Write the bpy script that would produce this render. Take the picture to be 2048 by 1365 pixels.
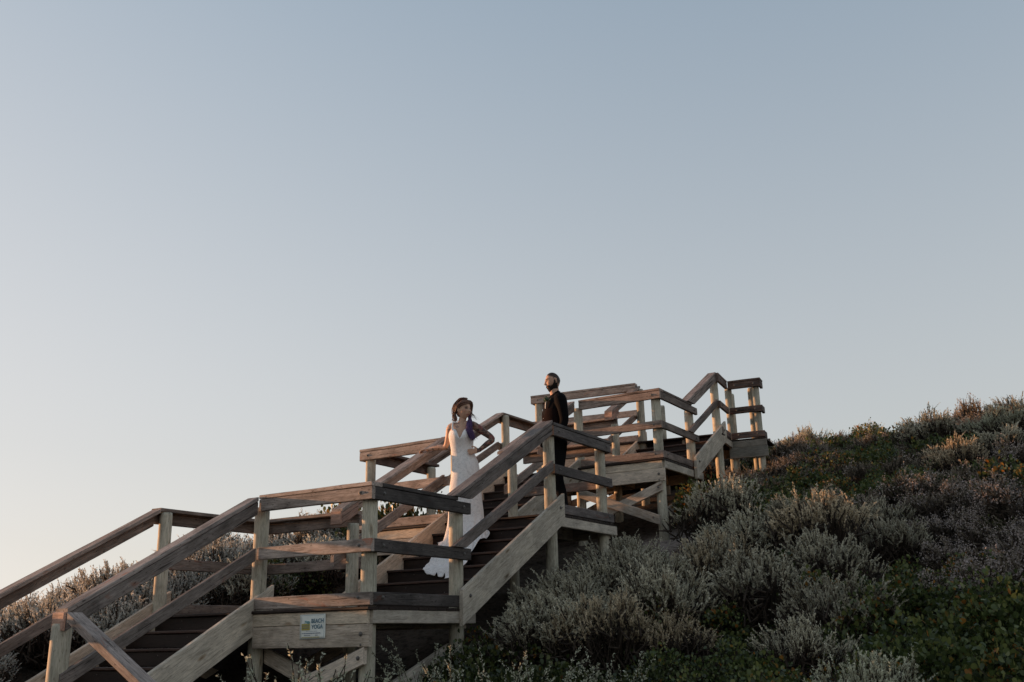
import bpy, bmesh, math, random
import numpy as np
from mathutils import Vector, Matrix, Quaternion

for o in list(bpy.data.objects):
    bpy.data.objects.remove(o)
scene = bpy.context.scene
COL = scene.collection
RNG = random.Random(7)
NPR = np.random.default_rng(11)
PI = math.pi

# ------------------------------------------------------------------ camera
YAW, PITCH, ROLL = 0.55325, 0.29254, -0.02143
CAM = Vector((5.486, -6.548, -0.277))
fh = Vector((-math.sin(YAW), math.cos(YAW), 0))
rt = Vector((math.cos(YAW), math.sin(YAW), 0))
up = Vector((0, 0, 1))
fw = fh * math.cos(PITCH) + up * math.sin(PITCH)
uu = up * math.cos(PITCH) - fh * math.sin(PITCH)
cr, sr = math.cos(ROLL), math.sin(ROLL)
rr, ur = rt * cr + uu * sr, uu * cr - rt * sr
cd = bpy.data.cameras.new('camera')
cd.sensor_width = 36.0
cd.lens = 36.0 * 1972.4 / 2048
cd.clip_end = 6000
cam = bpy.data.objects.new('camera', cd)
COL.objects.link(cam)
M = Matrix.Identity(4)
for i in range(3):
    M[i][0], M[i][1], M[i][2], M[i][3] = rr[i], ur[i], -fw[i], CAM[i]
cam.matrix_world = M
scene.camera = cam

# ------------------------------------------------------------------ sky and sun
SUN_EL = math.radians(2.6)
SUN_H = Vector((-0.986, -0.168, 0)).normalized()          # towards the sun, over the sea on the left
SUN_DIR = (SUN_H * math.cos(SUN_EL) + up * math.sin(SUN_EL)).normalized()
world = bpy.data.worlds.new('World')
scene.world = world
world.use_nodes = True
wn, wl = world.node_tree.nodes, world.node_tree.links
wn.clear()
sky = wn.new('ShaderNodeTexSky')
sky.sky_type = 'NISHITA'
sky.sun_disc = False
sky.sun_elevation = SUN_EL
sky.sun_rotation = math.atan2(SUN_H.x, SUN_H.y)
sky.altitude = 0
sky.air_density = 1.0
sky.dust_density = 1.0
sky.ozone_density = 2.0
hs = wn.new('ShaderNodeHueSaturation')
hs.inputs['Saturation'].default_value = 0.78


def vmath(op, a, b):
    q = wn.new('ShaderNodeVectorMath')
    q.operation = op
    for i, v in enumerate((a, b)):
        if isinstance(v, tuple):
            q.inputs[i].default_value = v
        else:
            wl.new(v, q.inputs[i])
    return q.outputs[0]


# sea haze: colour fades towards the horizon; film-like shoulder on the radiance: y = A x / (x + B)
wtc = wn.new('ShaderNodeTexCoord')
wsp = wn.new('ShaderNodeSeparateXYZ')
wl.new(wtc.outputs['Generated'], wsp.inputs[0])
wmr = wn.new('ShaderNodeMapRange')
for i_, v_ in ((1, 0.0), (2, 0.60), (3, 0.38), (4, 0.80)):
    wmr.inputs[i_].default_value = v_
wl.new(wsp.outputs['Z'], wmr.inputs[0])
wl.new(wmr.outputs[0], hs.inputs['Saturation'])
wl.new(sky.outputs[0], hs.inputs['Color'])
num = vmath('MULTIPLY', hs.outputs[0], (1.88, 1.83, 1.81))
den = vmath('ADD', hs.outputs[0], (0.95, 0.97, 0.97))
shoulder = vmath('DIVIDE', num, den)
bg = wn.new('ShaderNodeBackground')
bg.inputs['Strength'].default_value = 0.15
wo = wn.new('ShaderNodeOutputWorld')
wl.new(shoulder, bg.inputs['Color'])
wl.new(bg.outputs[0], wo.inputs[0])

sd = bpy.data.lights.new('sun', 'SUN')
sd.energy = 1.65
sd.angle = math.radians(0.6)
sd.color = (1.0, 0.50, 0.24)
sun = bpy.data.objects.new('sun', sd)
COL.objects.link(sun)
sun.rotation_euler = (-SUN_DIR).to_track_quat('-Z', 'Y').to_euler()
sun.location = (-30, -6, 12)

vs = scene.view_settings
vs.view_transform = 'Standard'
vs.look = 'None'
vs.exposure = 2.0
vs.gamma = 1.0
vs.use_curve_mapping = False
scene.cycles.max_bounces = 6
scene.cycles.transparent_max_bounces = 4

# ------------------------------------------------------------------ small helpers
WM = {}                                   # world matrices, kept by hand


def tag(o, label=None, cat=None, group=None, kind=None):
    if label: o['label'] = label
    if cat: o['category'] = cat
    if group: o['group'] = group
    if kind: o['kind'] = kind
    return o


def thing(name, loc, label, cat, group=None):
    o = bpy.data.objects.new(name, None)
    COL.objects.link(o)
    o.empty_display_size = 0.1
    o.location = loc
    WM[o.name] = Matrix.Translation(loc)
    return tag(o, label, cat, group)


def link(name, me, parent=None, mat=None, M=None, tint=None):
    o = bpy.data.objects.new(name, me)
    COL.objects.link(o)
    M = M or Matrix.Identity(4)
    if parent is not None:
        o.parent = parent
        o.matrix_basis = WM[parent.name].inverted() @ M
    else:
        o.matrix_basis = M
    WM[o.name] = M.copy()
    if mat is not None and not me.materials:
        me.materials.append(mat)
    if tint is not None:
        o.color = (tint[0], tint[1], tint[2], 1)
    return o


def pydata(name, v, f, smooth=False):
    me = bpy.data.meshes.new(name)
    me.from_pydata([tuple(p) for p in v], [], f)
    if smooth:
        me.polygons.foreach_set('use_smooth', [True] * len(me.polygons))
    me.update()
    return me


def npmesh(name, V, F, smooth=False, mats=None, idx=None):
    """V (n,3) array, F (m,k) int array of equal sized faces"""
    me = bpy.data.meshes.new(name)
    V = np.asarray(V, np.float32)
    F = np.asarray(F, np.int32)
    me.vertices.add(len(V))
    me.vertices.foreach_set('co', V.ravel())
    k = F.shape[1]
    me.loops.add(F.size)
    me.loops.foreach_set('vertex_index', F.ravel())
    me.polygons.add(len(F))
    me.polygons.foreach_set('loop_start', np.arange(0, F.size, k, dtype=np.int32))
    try:
        me.polygons.foreach_set('loop_total', np.full(len(F), k, np.int32))
    except Exception:
        pass
    if smooth:
        me.polygons.foreach_set('use_smooth', np.ones(len(F), bool))
    for m in mats or []:
        me.materials.append(m)
    if idx is not None:
        me.polygons.foreach_set('material_index', np.asarray(idx, np.int32))
    me.update(calc_edges=True)
    me.validate()
    return me


# ------------------------------------------------------------------ materials
def newmat(name):
    m = bpy.data.materials.new(name)
    m.use_nodes = True
    n = m.node_tree.nodes
    b = n['Principled BSDF']
    return m, n, m.node_tree.links, b


def ramp(n, stops, interp='LINEAR'):
    r = n.new('ShaderNodeValToRGB')
    e = r.color_ramp.elements
    r.color_ramp.interpolation = interp
    while len(e) > 1:
        e.remove(e[-1])
    e[0].position, e[0].color = stops[0][0], (*stops[0][1], 1)
    for p, c in stops[1:]:
        x = e.new(p)
        x.color = (*c, 1)
    return r


def mix(n, l, mode, a, b, fac):
    m = n.new('ShaderNodeMix')
    m.data_type = 'RGBA'
    m.blend_type = mode
    for s, v in ((0, fac), (6, a), (7, b)):
        if hasattr(v, 'is_linked') or hasattr(v, 'links'):
            l.new(v, m.inputs[s])
        elif isinstance(v, (int, float)):
            m.inputs[s].default_value = v
        else:
            m.inputs[s].default_value = (*v, 1)
    return m.outputs[2]


def wood(name, dark, mid, light, stain=None, axis=0, rough=0.75, knots=0.0, bump=0.5, grime=0.5, wear=1.0):
    """sawn weathered timber: long grain along the local axis, cracks, blotches; tinted by the object colour"""
    m, n, l, b = newmat(name)
    tc = n.new('ShaderNodeTexCoord')
    oi = n.new('ShaderNodeObjectInfo')
    off = n.new('ShaderNodeVectorMath'); off.operation = 'SCALE'
    off.inputs[0].default_value = (37.0, 19.0, 53.0)
    l.new(oi.outputs['Random'], off.inputs['Scale'])
    add = n.new('ShaderNodeVectorMath'); add.operation = 'ADD'
    l.new(tc.outputs['Object'], add.inputs[0]); l.new(off.outputs[0], add.inputs[1])

    def mapped(sx, syz):
        mp = n.new('ShaderNodeMapping')
        s = [syz] * 3; s[axis] = sx
        mp.inputs['Scale'].default_value = s
        l.new(add.outputs[0], mp.inputs[0])
        return mp.outputs[0]

    def noise(vec, sc, det, rg=0.6, dist=0.0):
        t = n.new('ShaderNodeTexNoise')
        t.inputs['Scale'].default_value = sc
        t.inputs['Detail'].default_value = det
        t.inputs['Roughness'].default_value = rg
        t.inputs['Distortion'].default_value = dist
        l.new(vec, t.inputs['Vector'])
        return t.outputs[0]
    g = noise(mapped(1.3, 16.0), 3.0, 8, 0.7, 0.5)
    fine = noise(mapped(7.0, 95.0), 2.0, 5, 0.65)
    r = ramp(n, [(0.28, dark), (0.5, mid), (0.72, light)])
    l.new(g, r.inputs[0])
    c = r.outputs[0]
    # fine fibres
    fr = ramp(n, [(0.32, (0.5, 0.48, 0.46)), (0.5, (1, 1, 1)), (0.68, (1.25, 1.25, 1.25))])
    l.new(fine, fr.inputs[0])
    c = mix(n, l, 'MULTIPLY', c, fr.outputs[0], 0.8)
    # blotchy weathering
    bl = noise(mapped(1.6, 3.2), 1.6, 6, 0.62, 0.6)
    br = ramp(n, [(0.34, (1 - grime, 1 - grime, 1 - grime)), (0.58, (1.05, 1.05, 1.05)), (0.8, (1.2, 1.18, 1.15))])
    l.new(bl, br.inputs[0])
    c = mix(n, l, 'MULTIPLY', c, br.outputs[0], 1.0)
    if stain:
        st = noise(mapped(1.1, 4.0), 1.9, 5, 0.7, 0.8)
        sr_ = ramp(n, [(0.61, (0, 0, 0)), (0.70, (0.8, 0.8, 0.8))])
        l.new(st, sr_.inputs[0])
        c = mix(n, l, 'MIX', c, stain, sr_.outputs[0])
    # checks (drying cracks) and pits
    ck = noise(mapped(0.9, 26.0), 1.7, 3, 0.5, 0.2)
    cr_ = ramp(n, [(0.32, (0.2, 0.18, 0.17)), (0.36, (1, 1, 1))])
    l.new(ck, cr_.inputs[0])
    c = mix(n, l, 'MULTIPLY', c, cr_.outputs[0], 0.9 * wear)
    pit = noise(mapped(11.0, 26.0), 2.4, 3, 0.55)
    pr_ = ramp(n, [(0.31, (0.22, 0.2, 0.19)), (0.37, (1, 1, 1))])
    l.new(pit, pr_.inputs[0])
    c = mix(n, l, 'MULTIPLY', c, pr_.outputs[0], 0.85 * wear)
    if knots:
        vo = n.new('ShaderNodeTexVoronoi')
        vo.inputs['Scale'].default_value = 2.3
        l.new(mapped(0.9, 3.0), vo.inputs['Vector'])
        kr = ramp(n, [(0.05, (0.25, 0.19, 0.14)), (0.09, (0.7, 0.6, 0.5)), (0.14, (1, 1, 1))])
        l.new(vo.outputs['Distance'], kr.inputs[0])
        c = mix(n, l, 'MULTIPLY', c, kr.outputs[0], knots)
    c = mix(n, l, 'MULTIPLY', c, oi.outputs['Color'], 1.0)
    l.new(c, b.inputs['Base Color'])
    b.inputs['Roughness'].default_value = rough
    b.inputs['Specular IOR Level'].default_value = 0.25
    bp = n.new('ShaderNodeBump')
    bp.inputs['Strength'].default_value = bump
    bp.inputs['Distance'].default_value = 0.004
    hm = n.new('ShaderNodeMath'); hm.operation = 'ADD'
    l.new(g, hm.inputs[0]); l.new(cr_.outputs[0], hm.inputs[1])
    l.new(hm.outputs[0], bp.inputs['Height'])
    l.new(bp.outputs[0], b.inputs['Normal'])
    return m


def plain(name, col, rough=0.6, metal=0.0, spec=0.3, var=0.0, vscale=30.0):
    m, n, l, b = newmat(name)
    b.inputs['Base Color'].default_value = (*col, 1)
    b.inputs['Roughness'].default_value = rough
    b.inputs['Metallic'].default_value = metal
    b.inputs['Specular IOR Level'].default_value = spec
    if var:
        tc = n.new('ShaderNodeTexCoord')
        t = n.new('ShaderNodeTexNoise'); t.inputs['Scale'].default_value = vscale; t.inputs['Detail'].default_value = 4
        l.new(tc.outputs['Object'], t.inputs['Vector'])
        r = ramp(n, [(0.3, (1 - var,) * 3), (0.7, (1 + var,) * 3)])
        l.new(t.outputs[0], r.inputs[0])
        l.new(mix(n, l, 'MULTIPLY', col, r.outputs[0], 1.0), b.inputs['Base Color'])
    return m


HARD = wood('weathered_hardwood', (0.175, 0.145, 0.125), (0.29, 0.247, 0.219), (0.425, 0.372, 0.337),
            stain=(0.30, 0.125, 0.075), grime=0.5)
PINE = wood('treated_pine_board', (0.37, 0.322, 0.262), (0.52, 0.458, 0.378), (0.63, 0.565, 0.48), knots=0.85, grime=0.36, bump=0.3, wear=0.4)
POST = wood('treated_pine_log', (0.35, 0.322, 0.25), (0.49, 0.452, 0.355), (0.60, 0.555, 0.45), axis=2, grime=0.42, knots=0.6, bump=0.35, wear=0.5)
DECK = wood('brown_composite_deck', (0.022, 0.014, 0.011), (0.031, 0.020, 0.016), (0.044, 0.029, 0.023), rough=0.6, grime=0.3, bump=0.2)
STEEL = plain('galvanised_bolt', (0.16, 0.15, 0.14), 0.55, 0.6)
# ------------------------------------------------------------------ timber pieces
MESH_CACHE = {}


def bar_mesh(L, T, H, k0=0.0, k1=0.0, ch=0.005, seg=3, wob=0.002, seed=0):
    """chamfered board along local x (0..L), thickness T along y, height H along z; k0/k1: end shear dx/dz (plumb cuts)"""
    key = (round(L, 3), round(T, 3), round(H, 3), round(k0, 3), round(k1, 3), seed % 3)
    if key in MESH_CACHE:
        return MESH_CACHE[key]
    rg = random.Random(hash(key) & 0xffff)
    y, z = T / 2, H / 2
    prof = [(-y + ch, -z), (y - ch, -z), (y, -z + ch), (y, z - ch), (y - ch, z), (-y + ch, z), (-y, z - ch), (-y, -z + ch)]
    v, f = [], []
    for i in range(seg + 1):
        u = i / seg
        dy, dz = (rg.uniform(-wob, wob), rg.uniform(-wob, wob)) if 0 < i < seg else (0, 0)
        for (py, pz) in prof:
            sh = k0 * (1 - u) + k1 * u
            v.append((u * L + sh * pz, py + dy, pz + dz))
    for i in range(seg):
        for j in range(8):
            a, b = i * 8 + j, i * 8 + (j + 1) % 8
            f.append((a, b, b + 8, a + 8))
    f.append(tuple(range(8)))
    f.append(tuple(range(seg * 8 + 7, seg * 8 - 1, -1)))
    me = pydata('board', v, f)
    bm = bmesh.new(); bm.from_mesh(me); bmesh.ops.recalc_face_normals(bm, faces=bm.faces); bm.to_mesh(me); bm.free()
    MESH_CACHE[key] = me
    return me


def board(name, parent, p0, p1, T, H, mat, tint=(1, 1, 1), plumb=False, roll=0.0, M0=None, cuts=None):
    """p0,p1: ends of the centre line in world (or in frame M0)"""
    p0, p1 = Vector(p0), Vector(p1)
    if M0 is not None:
        p0, p1 = M0 @ p0, M0 @ p1
    d = p1 - p0
    L = d.length
    x = d.normalized()
    z = Vector((0, 0, 1))
    y = z.cross(x)
    if y.length < 1e-4:
        y = Vector((0, 1, 0))
    y.normalize()
    z = x.cross(y)
    if roll:
        q = Quaternion(x, roll)
        y, z = q @ y, q @ z
    k = 0.0
    if plumb:
        k = x.z / max(1e-6, math.hypot(x.x, x.y))
    me = bar_mesh(L, T, H, k if cuts is None else cuts[0] * k, k if cuts is None else cuts[1] * k, seg=4 if L > 0.8 else 2, seed=RNG.randrange(3))
    if not me.materials:
        me.materials.append(mat)
    elif me.materials[0] != mat:
        me = me.copy(); me.materials.clear(); me.materials.append(mat)
    M = Matrix.Identity(4)
    for i in range(3):
        M[i][0], M[i][1], M[i][2], M[i][3] = x[i], y[i], z[i], p0[i]
    j = RNG.uniform(0.82, 1.16)
    return link(name, me, parent, None, M, (tint[0] * j, tint[1] * j, tint[2] * j))


LOGS = []


def log_mesh(seed):
    rg = random.Random(seed)
    N, v, f = 18, [], []
    hs_ = [0.0, 0.25, 0.5, 0.75, 0.985, 1.0]
    ph = rg.uniform(0, 6)
    for i, h in enumerate(hs_):
        rad = 1.0 - 0.05 * h
        if i == len(hs_) - 1: rad -= 0.09
        for k in range(N):
            a = 2 * PI * k / N
            r = rad * (1 + 0.018 * math.sin(2 * a + ph) + 0.012 * math.sin(5 * a + ph * 2 + 3 * h) + rg.uniform(-0.003, 0.003))
            v.append((r * math.cos(a), r * math.sin(a), h))
    for i in range(len(hs_) - 1):
        for k in range(N):
            a, b = i * N + k, i * N + (k + 1) % N
            f.append((a, b, b + N, a + N))
    f.append(tuple(range(N - 1, -1, -1)))
    f.append(tuple((len(hs_) - 1) * N + k for k in range(N)))
    return v, f


def post(parent, x, y, z0, z1, r=0.068, tint=(1, 1, 1), name='post'):
    H = z1 - z0
    v, f = log_mesh(RNG.randrange(1000))
    r *= RNG.uniform(0.95, 1.07)
    me = pydata('post', [(a * r, b * r, c * H) for a, b, c in v], f, smooth=False)
    for p in me.polygons:
        if len(p.vertices) == 4: p.use_smooth = True
    M = Matrix.Translation((x, y, z0)) @ Matrix.Rotation(RNG.uniform(0, 6), 4, 'Z')
    j = RNG.uniform(0.9, 1.08)
    return link(name, me, parent, POST, M, (tint[0] * j, tint[1] * j, tint[2] * j))


def bolt_mesh():
    v, f = [], []
    N = 8
    for (r, h) in ((1.0, 0.0), (1.0, 0.25), (0.6, 0.3), (0.55, 0.7), (0.3, 0.85)):
        for k in range(N):
            a = 2 * PI * k / N
            v.append((r * math.cos(a), r * math.sin(a), h))
    for i in range(4):
        for k in range(N):
            a, b = i * N + k, i * N + (k + 1) % N
            f.append((a, b, b + N, a + N))
    f.append(tuple(4 * N + k for k in range(N)))
    me = pydata('bolt', v, f)
    me.materials.append(STEEL)
    return me


BOLT = bolt_mesh()


def bolt(parent, p, nrm, r=0.017, M0=None):
    p, nrm = Vector(p), Vector(nrm)
    if M0 is not None:
        p, nrm = M0 @ p, M0.to_3x3() @ nrm
    M = Matrix.Translation(p) @ nrm.to_track_quat('Z', 'Y').to_matrix().to_4x4() @ Matrix.Diagonal((r, r, r, 1))
    return link('bolt', BOLT, parent, None, M)


# levels measured from the deck surface
CAP, RB, MT, MB, KT, KB, BT, BB, LB = 1.04, 0.89, 0.56, 0.45, 0.118, 0.012, -0.027, -0.137, -0.325
CAPT, CAPW, BT_ = 0.036, 0.145, 0.045
TAN, GREY, DARKT, RED = (1.35, 1.3, 1.26), (0.80, 0.79, 0.79), (0.27, 0.27, 0.28), (1.15, 0.85, 0.74)  # TAN: paler front boards, raised further with sun warmth in the tint


def rail_run(root, a, b, out, z, M0=None, tint=TAN, kick=True, cap0=0.0, cap1=0.0, mid=True, bolts=(), ext=0.0, cap=True):
    """one straight piece of landing railing from a to b (xy of the OUTER face line); out = outward unit (xy)"""
    a, b, o = Vector((*a, 0)), Vector((*b, 0)), Vector((*out, 0))
    d = (b - a).normalized()
    inn = -o
    def P(p, off, zz): return Vector((p.x, p.y, 0)) + inn * off + Vector((0, 0, z + zz))
    h = RB + (CAP - CAPT - 0.004 - RB) / 2
    hb = board('handrail_board', root, P(a, BT_ / 2, h), P(b, BT_ / 2, h), BT_, CAP - CAPT - 0.004 - RB, HARD, tint, M0=M0)
    if cap:
        board('cap_board', root, P(a + d * cap0, CAPW / 2 - 0.004, CAP - CAPT / 2), P(b - d * cap1, CAPW / 2 - 0.004, CAP - CAPT / 2), CAPW, CAPT, HARD, tint, M0=M0)
    if mid:
        mb = board('mid_rail', root, P(a, BT_ / 2, (MT + MB) / 2), P(b, BT_ / 2, (MT + MB) / 2), BT_, MT - MB, HARD, tint, M0=M0)
    if kick:
        kb = board('kick_board', root, P(a, BT_ / 2, (KT + KB) / 2), P(b - d * ext, BT_ / 2, (KT + KB) / 2), BT_, KT - KB, HARD, tint, M0=M0)
    Lr = (b - a).length
    for u in (list(bolts) if bolts else ([0.12, Lr - 0.12] if Lr > 0.5 else [])):
        p = a + d * u
        for zz, par in ((RB + 0.06, hb), ((MT + MB) / 2, mb if mid else None), ((KT + KB) / 2 + 0.01, kb if kick else None)):
            if par is not None:
                bolt(par, P(p, -0.001, zz), o, M0=M0)


def deck(root, x0, x1, y0, y1, z, M0=None):
    w, gap = 0.136, 0.006
    n = max(1, round((y1 - y0) / (w + gap)))
    w = (y1 - y0) / n - gap
    for i in range(n):
        yc = y0 + (i + 0.5) * (w + gap)
        board('deck_board', root, (x0, yc, z - 0.0125), (x1 + RNG.uniform(-0.004, 0.004), yc, z - 0.0125), w, 0.025, DECK, M0=M0)


def ground_z(x, y):
    """dune surface"""
    ys = [-40, -12, -7, -4, -2, 0, 3.5, 7, 9.5, 12.0, 13.5, 15, 18, 24, 40, 90]
    zs = [-3.0, -2.1, -1.95, -1.85, -1.7, -1.2, 0.0, 1.1, 1.95, 2.70, 2.99, 2.98, 2.4, 1.0, -2.0, -4.0]
    z = np.interp(y, ys, zs)
    # bank on the seaward (left) side, then the flank falls away
    q = np.clip((-1.3 - x) / 2.8, 0, 1)
    fade = np.clip((8.0 - y) / 7.0, 0, 1)
    z = z + 0.78 * q * q * (3 - 2 * q) * fade * fade * (3 - 2 * fade)
    lx = np.clip(-5.4 - x, 0, None)
    z = z - np.minimum(0.34 * lx + 0.012 * lx ** 2, 9.0)
    fx = np.clip(-2.6 - x, 0, None) * np.clip((y - 7.5) / 4.0, 0, 1)
    z = z - np.minimum(0.45 * fx, 4.0)
    rx = np.clip(x - 9.0, 0, None)
    z = z - np.minimum(0.10 * rx, 3.0)
    # bank: the ground beside landings 3-4 is a bit higher on the right, hollow by landing 2
    z = z + 0.16 * np.exp(-((x - 3.6) / 2.2) ** 2 - ((y - 9.5) / 3.2) ** 2)
    z = z + 0.09 * np.sin(x * 0.9 + 0.4 * y) * np.cos(y * 0.7 - 0.3 * x) + 0.05 * np.sin(2.3 * x + 1.1) * np.sin(1.9 * y)
    return z


# ------------------------------------------------------------------ landings
def landing(idx, sA, tA, z, label, W=2.85, d=1.5, front='right', rot=0.0, group='stair landings of the timber stairway'):
    M0 = Matrix.Translation((sA, tA, z)) @ Matrix.Rotation(rot, 4, 'Z')
    root = thing('timber_landing', (sA - W / 2, tA + d / 2, float(ground_z(sA - W / 2, tA + d / 2))), label, 'landing', group)
    z = 0.0
    mid = 1.40
    # decking: boards run across the stair; the nosing board overhangs the front beam
    deck(root, -W + 0.02, 0.004, -0.028, d + 0.005, 0.0, M0)
    # front beams: two boards, the lower one deeper
    if front == 'right':
        fx0, fx1 = -mid + 0.055, -0.003
    else:
        fx0, fx1 = -W + 0.003, -mid - 0.06
    board('front_beam', root, (fx0, 0.0205 + 0.004, (BT + BB) / 2), (fx1 - 0.03, 0.0245, (BT + BB) / 2), 0.045, BT - BB - 0.002, PINE, (1.1, 1.05, 0.98), M0=M0)
    lbm = board('front_beam', root, (fx0, 0.0245, (BB + LB) / 2), (fx1, 0.0245, (BB + LB) / 2), 0.045, BB - LB - 0.006, PINE, (1.12, 1.06, 1.02), M0=M0)
    # side beams and joists
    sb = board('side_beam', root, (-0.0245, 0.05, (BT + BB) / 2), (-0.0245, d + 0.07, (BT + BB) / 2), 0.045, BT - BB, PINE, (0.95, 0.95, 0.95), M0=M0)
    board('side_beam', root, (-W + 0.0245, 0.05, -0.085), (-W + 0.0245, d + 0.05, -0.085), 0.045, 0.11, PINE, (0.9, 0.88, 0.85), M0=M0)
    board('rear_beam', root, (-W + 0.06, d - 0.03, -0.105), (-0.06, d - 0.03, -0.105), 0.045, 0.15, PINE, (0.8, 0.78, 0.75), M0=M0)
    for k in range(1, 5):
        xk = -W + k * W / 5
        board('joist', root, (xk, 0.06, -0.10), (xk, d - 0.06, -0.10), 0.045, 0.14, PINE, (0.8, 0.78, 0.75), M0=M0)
    # posts: right through the deck, from the dune up to the rail
    def P(x, y, top):
        w = M0 @ Vector((x, y, 0))
        return post(root, w.x, w.y, float(ground_z(w.x, w.y)) - 0.4, M0.translation.z + top)
    under = CAP - CAPT - 0.006
    P(-0.115, 0.117, RB - 0.003 + 0.09); P(-0.115, d - 0.09, RB + 0.08)
    P(-W + 0.117, 0.085, under); P(-W + 0.117, d - 0.115, under - 0.02)
    P(-mid - 0.02, 0.117 if front == 'left' else 0.118, RB + 0.05); P(-mid + 0.0, d - 0.117, under - 0.1)
    # railings
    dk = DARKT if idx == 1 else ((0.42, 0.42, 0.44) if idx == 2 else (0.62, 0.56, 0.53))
    if front == 'right':
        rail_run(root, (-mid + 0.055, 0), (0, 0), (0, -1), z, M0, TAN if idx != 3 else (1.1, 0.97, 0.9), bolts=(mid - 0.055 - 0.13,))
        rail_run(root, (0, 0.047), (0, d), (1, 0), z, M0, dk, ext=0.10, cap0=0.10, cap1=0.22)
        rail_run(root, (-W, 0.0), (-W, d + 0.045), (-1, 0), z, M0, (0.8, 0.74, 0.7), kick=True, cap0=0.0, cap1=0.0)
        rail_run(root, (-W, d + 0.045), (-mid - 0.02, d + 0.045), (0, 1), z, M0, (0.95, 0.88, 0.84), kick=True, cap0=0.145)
    else:
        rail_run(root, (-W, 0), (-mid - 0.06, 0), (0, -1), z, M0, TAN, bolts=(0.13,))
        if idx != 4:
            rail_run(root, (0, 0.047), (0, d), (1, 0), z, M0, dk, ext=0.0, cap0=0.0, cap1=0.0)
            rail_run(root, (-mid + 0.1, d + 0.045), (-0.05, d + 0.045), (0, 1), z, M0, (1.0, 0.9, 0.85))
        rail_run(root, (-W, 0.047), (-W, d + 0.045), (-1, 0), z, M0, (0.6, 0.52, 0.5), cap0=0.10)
        if idx == 4:
            board('kick_board', root, (-W, d + 0.0225, (KT + KB) / 2), (0.5, d + 0.0225, (KT + KB) / 2), BT_, KT - KB, HARD, (0.6, 0.52, 0.5), M0=M0)
    # side rail boards run past the post on the right: short packer under the cap ends
    for x, zz in ((-0.09, (BB + LB) / 2 + 0.012), (-0.09, LB + 0.02)):
        if front == 'right':
            bolt(lbm, (x, 0.001, zz), (0, -1, 0), 0.02 if zz > -0.26 else 0.011, M0=M0)
    # braces below
    zf = -0.36
    if front == 'right':
        br = board('brace', root, (-0.055, 0.02, zf - 0.03), (-mid + 0.0, 0.02, zf - 0.50), 0.045, 0.13, PINE, (1.05, 1.0, 0.98), plumb=True, M0=M0)
        bolt(br, (-0.11, -0.004, zf - 0.05), (0, -1, 0), 0.019, M0=M0)
        board('brace', root, (-W + 0.05, d - 0.19, zf - 0.02), (-mid, d - 0.19, zf - 0.50), 0.045, 0.13, PINE, (0.8, 0.8, 0.8), plumb=True, M0=M0)
        b2 = board('brace', root, (-mid + 0.02, 0.025 if idx == 3 else 0.21, zf - 0.02), (-0.10, 0.025 if idx == 3 else 0.21, zf - 0.52), 0.045, 0.13, PINE, (0.95, 0.92, 0.9), plumb=True, M0=M0)
        if idx == 3:
            b2.location.y -= 0.05
            bolt(b2, (-0.17, -0.055, zf - 0.485), (0, -1, 0), 0.019, M0=M0)
    board('brace', root, (-0.2, 0.2, zf - 0.46), (-0.2, d - 0.1, zf - 0.02), 0.045, 0.13, PINE, (0.85, 0.85, 0.85), plumb=True, M0=M0)
    board('brace', root, (-W + 0.2, 0.2, zf - 0.02), (-W + 0.2, d - 0.1, zf - 0.46), 0.045, 0.13, PINE, (0.9, 0.85, 0.8), plumb=True, M0=M0)
    board('brace', root, (-W + 0.15, d - 0.2, zf - 0.45), (-mid, d - 0.2, zf + 0.05), 0.045, 0.13, PINE, (0.95, 0.85, 0.8), plumb=True, M0=M0)
    return root, M0


Z2, Z3, Z4 = 1.05, 2.16, 2.895
L1, LM1 = landing(1, 0.0, 0.0, 0.0, 'nearest wooden landing, with the beach yoga poster on its front beam', front='right', d=1.5)
L2, LM2 = landing(2, 0.03, 3.107, Z2, 'wooden landing where the man in black stands', front='left', d=1.5)
L3, LM3 = landing(3, -0.09, 6.56, Z3, 'wooden landing on crossed braces above the bare sand patch', front='right', d=1.47)
L4, LM4 = landing(4, -0.02, 8.936, Z4, 'topmost wooden landing, beside the shrubs on the dune crest', W=3.44, front='left', rot=0.129, d=1.5)
# topmost landing: the deck turns right behind the top of the last flight
deck(L4, 0.006, 0.57, 0.69, 1.5, 0.0, LM4)
rail_run(L4, (0, 0.02), (0, 0.645), (1, 0), 0, LM4, (0.62, 0.5, 0.47))
rail_run(L4, (0.0, 0.69), (0.56, 0.69), (0, -1), 0, LM4, (0.40, 0.34, 0.33))
rail_run(L4, (0.56, 0.74), (0.56, 0.92), (1, 0), 0, LM4, (0.5, 0.42, 0.4))
board('front_beam', L4, (0.0, 0.715, (BT + BB) / 2), (0.575, 0.715, (BT + BB) / 2), 0.045, BT - BB, PINE, (0.62, 0.62, 0.62), M0=LM4)
board('front_beam', L4, (-0.06, 0.715, (BB + LB) / 2), (0.585, 0.715, (BB + LB) / 2), 0.045, BB - LB - 0.004, PINE, (0.46, 0.48, 0.49), M0=LM4)
for (x, y) in ((0.45, 0.80), (-0.02, 0.80), (0.34, 1.0)):
    w = LM4 @ Vector((x, y, 0))
    post(L4, w.x, w.y, float(ground_z(w.x, w.y)) - 0.4, Z4 + RB + 0.05)


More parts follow.
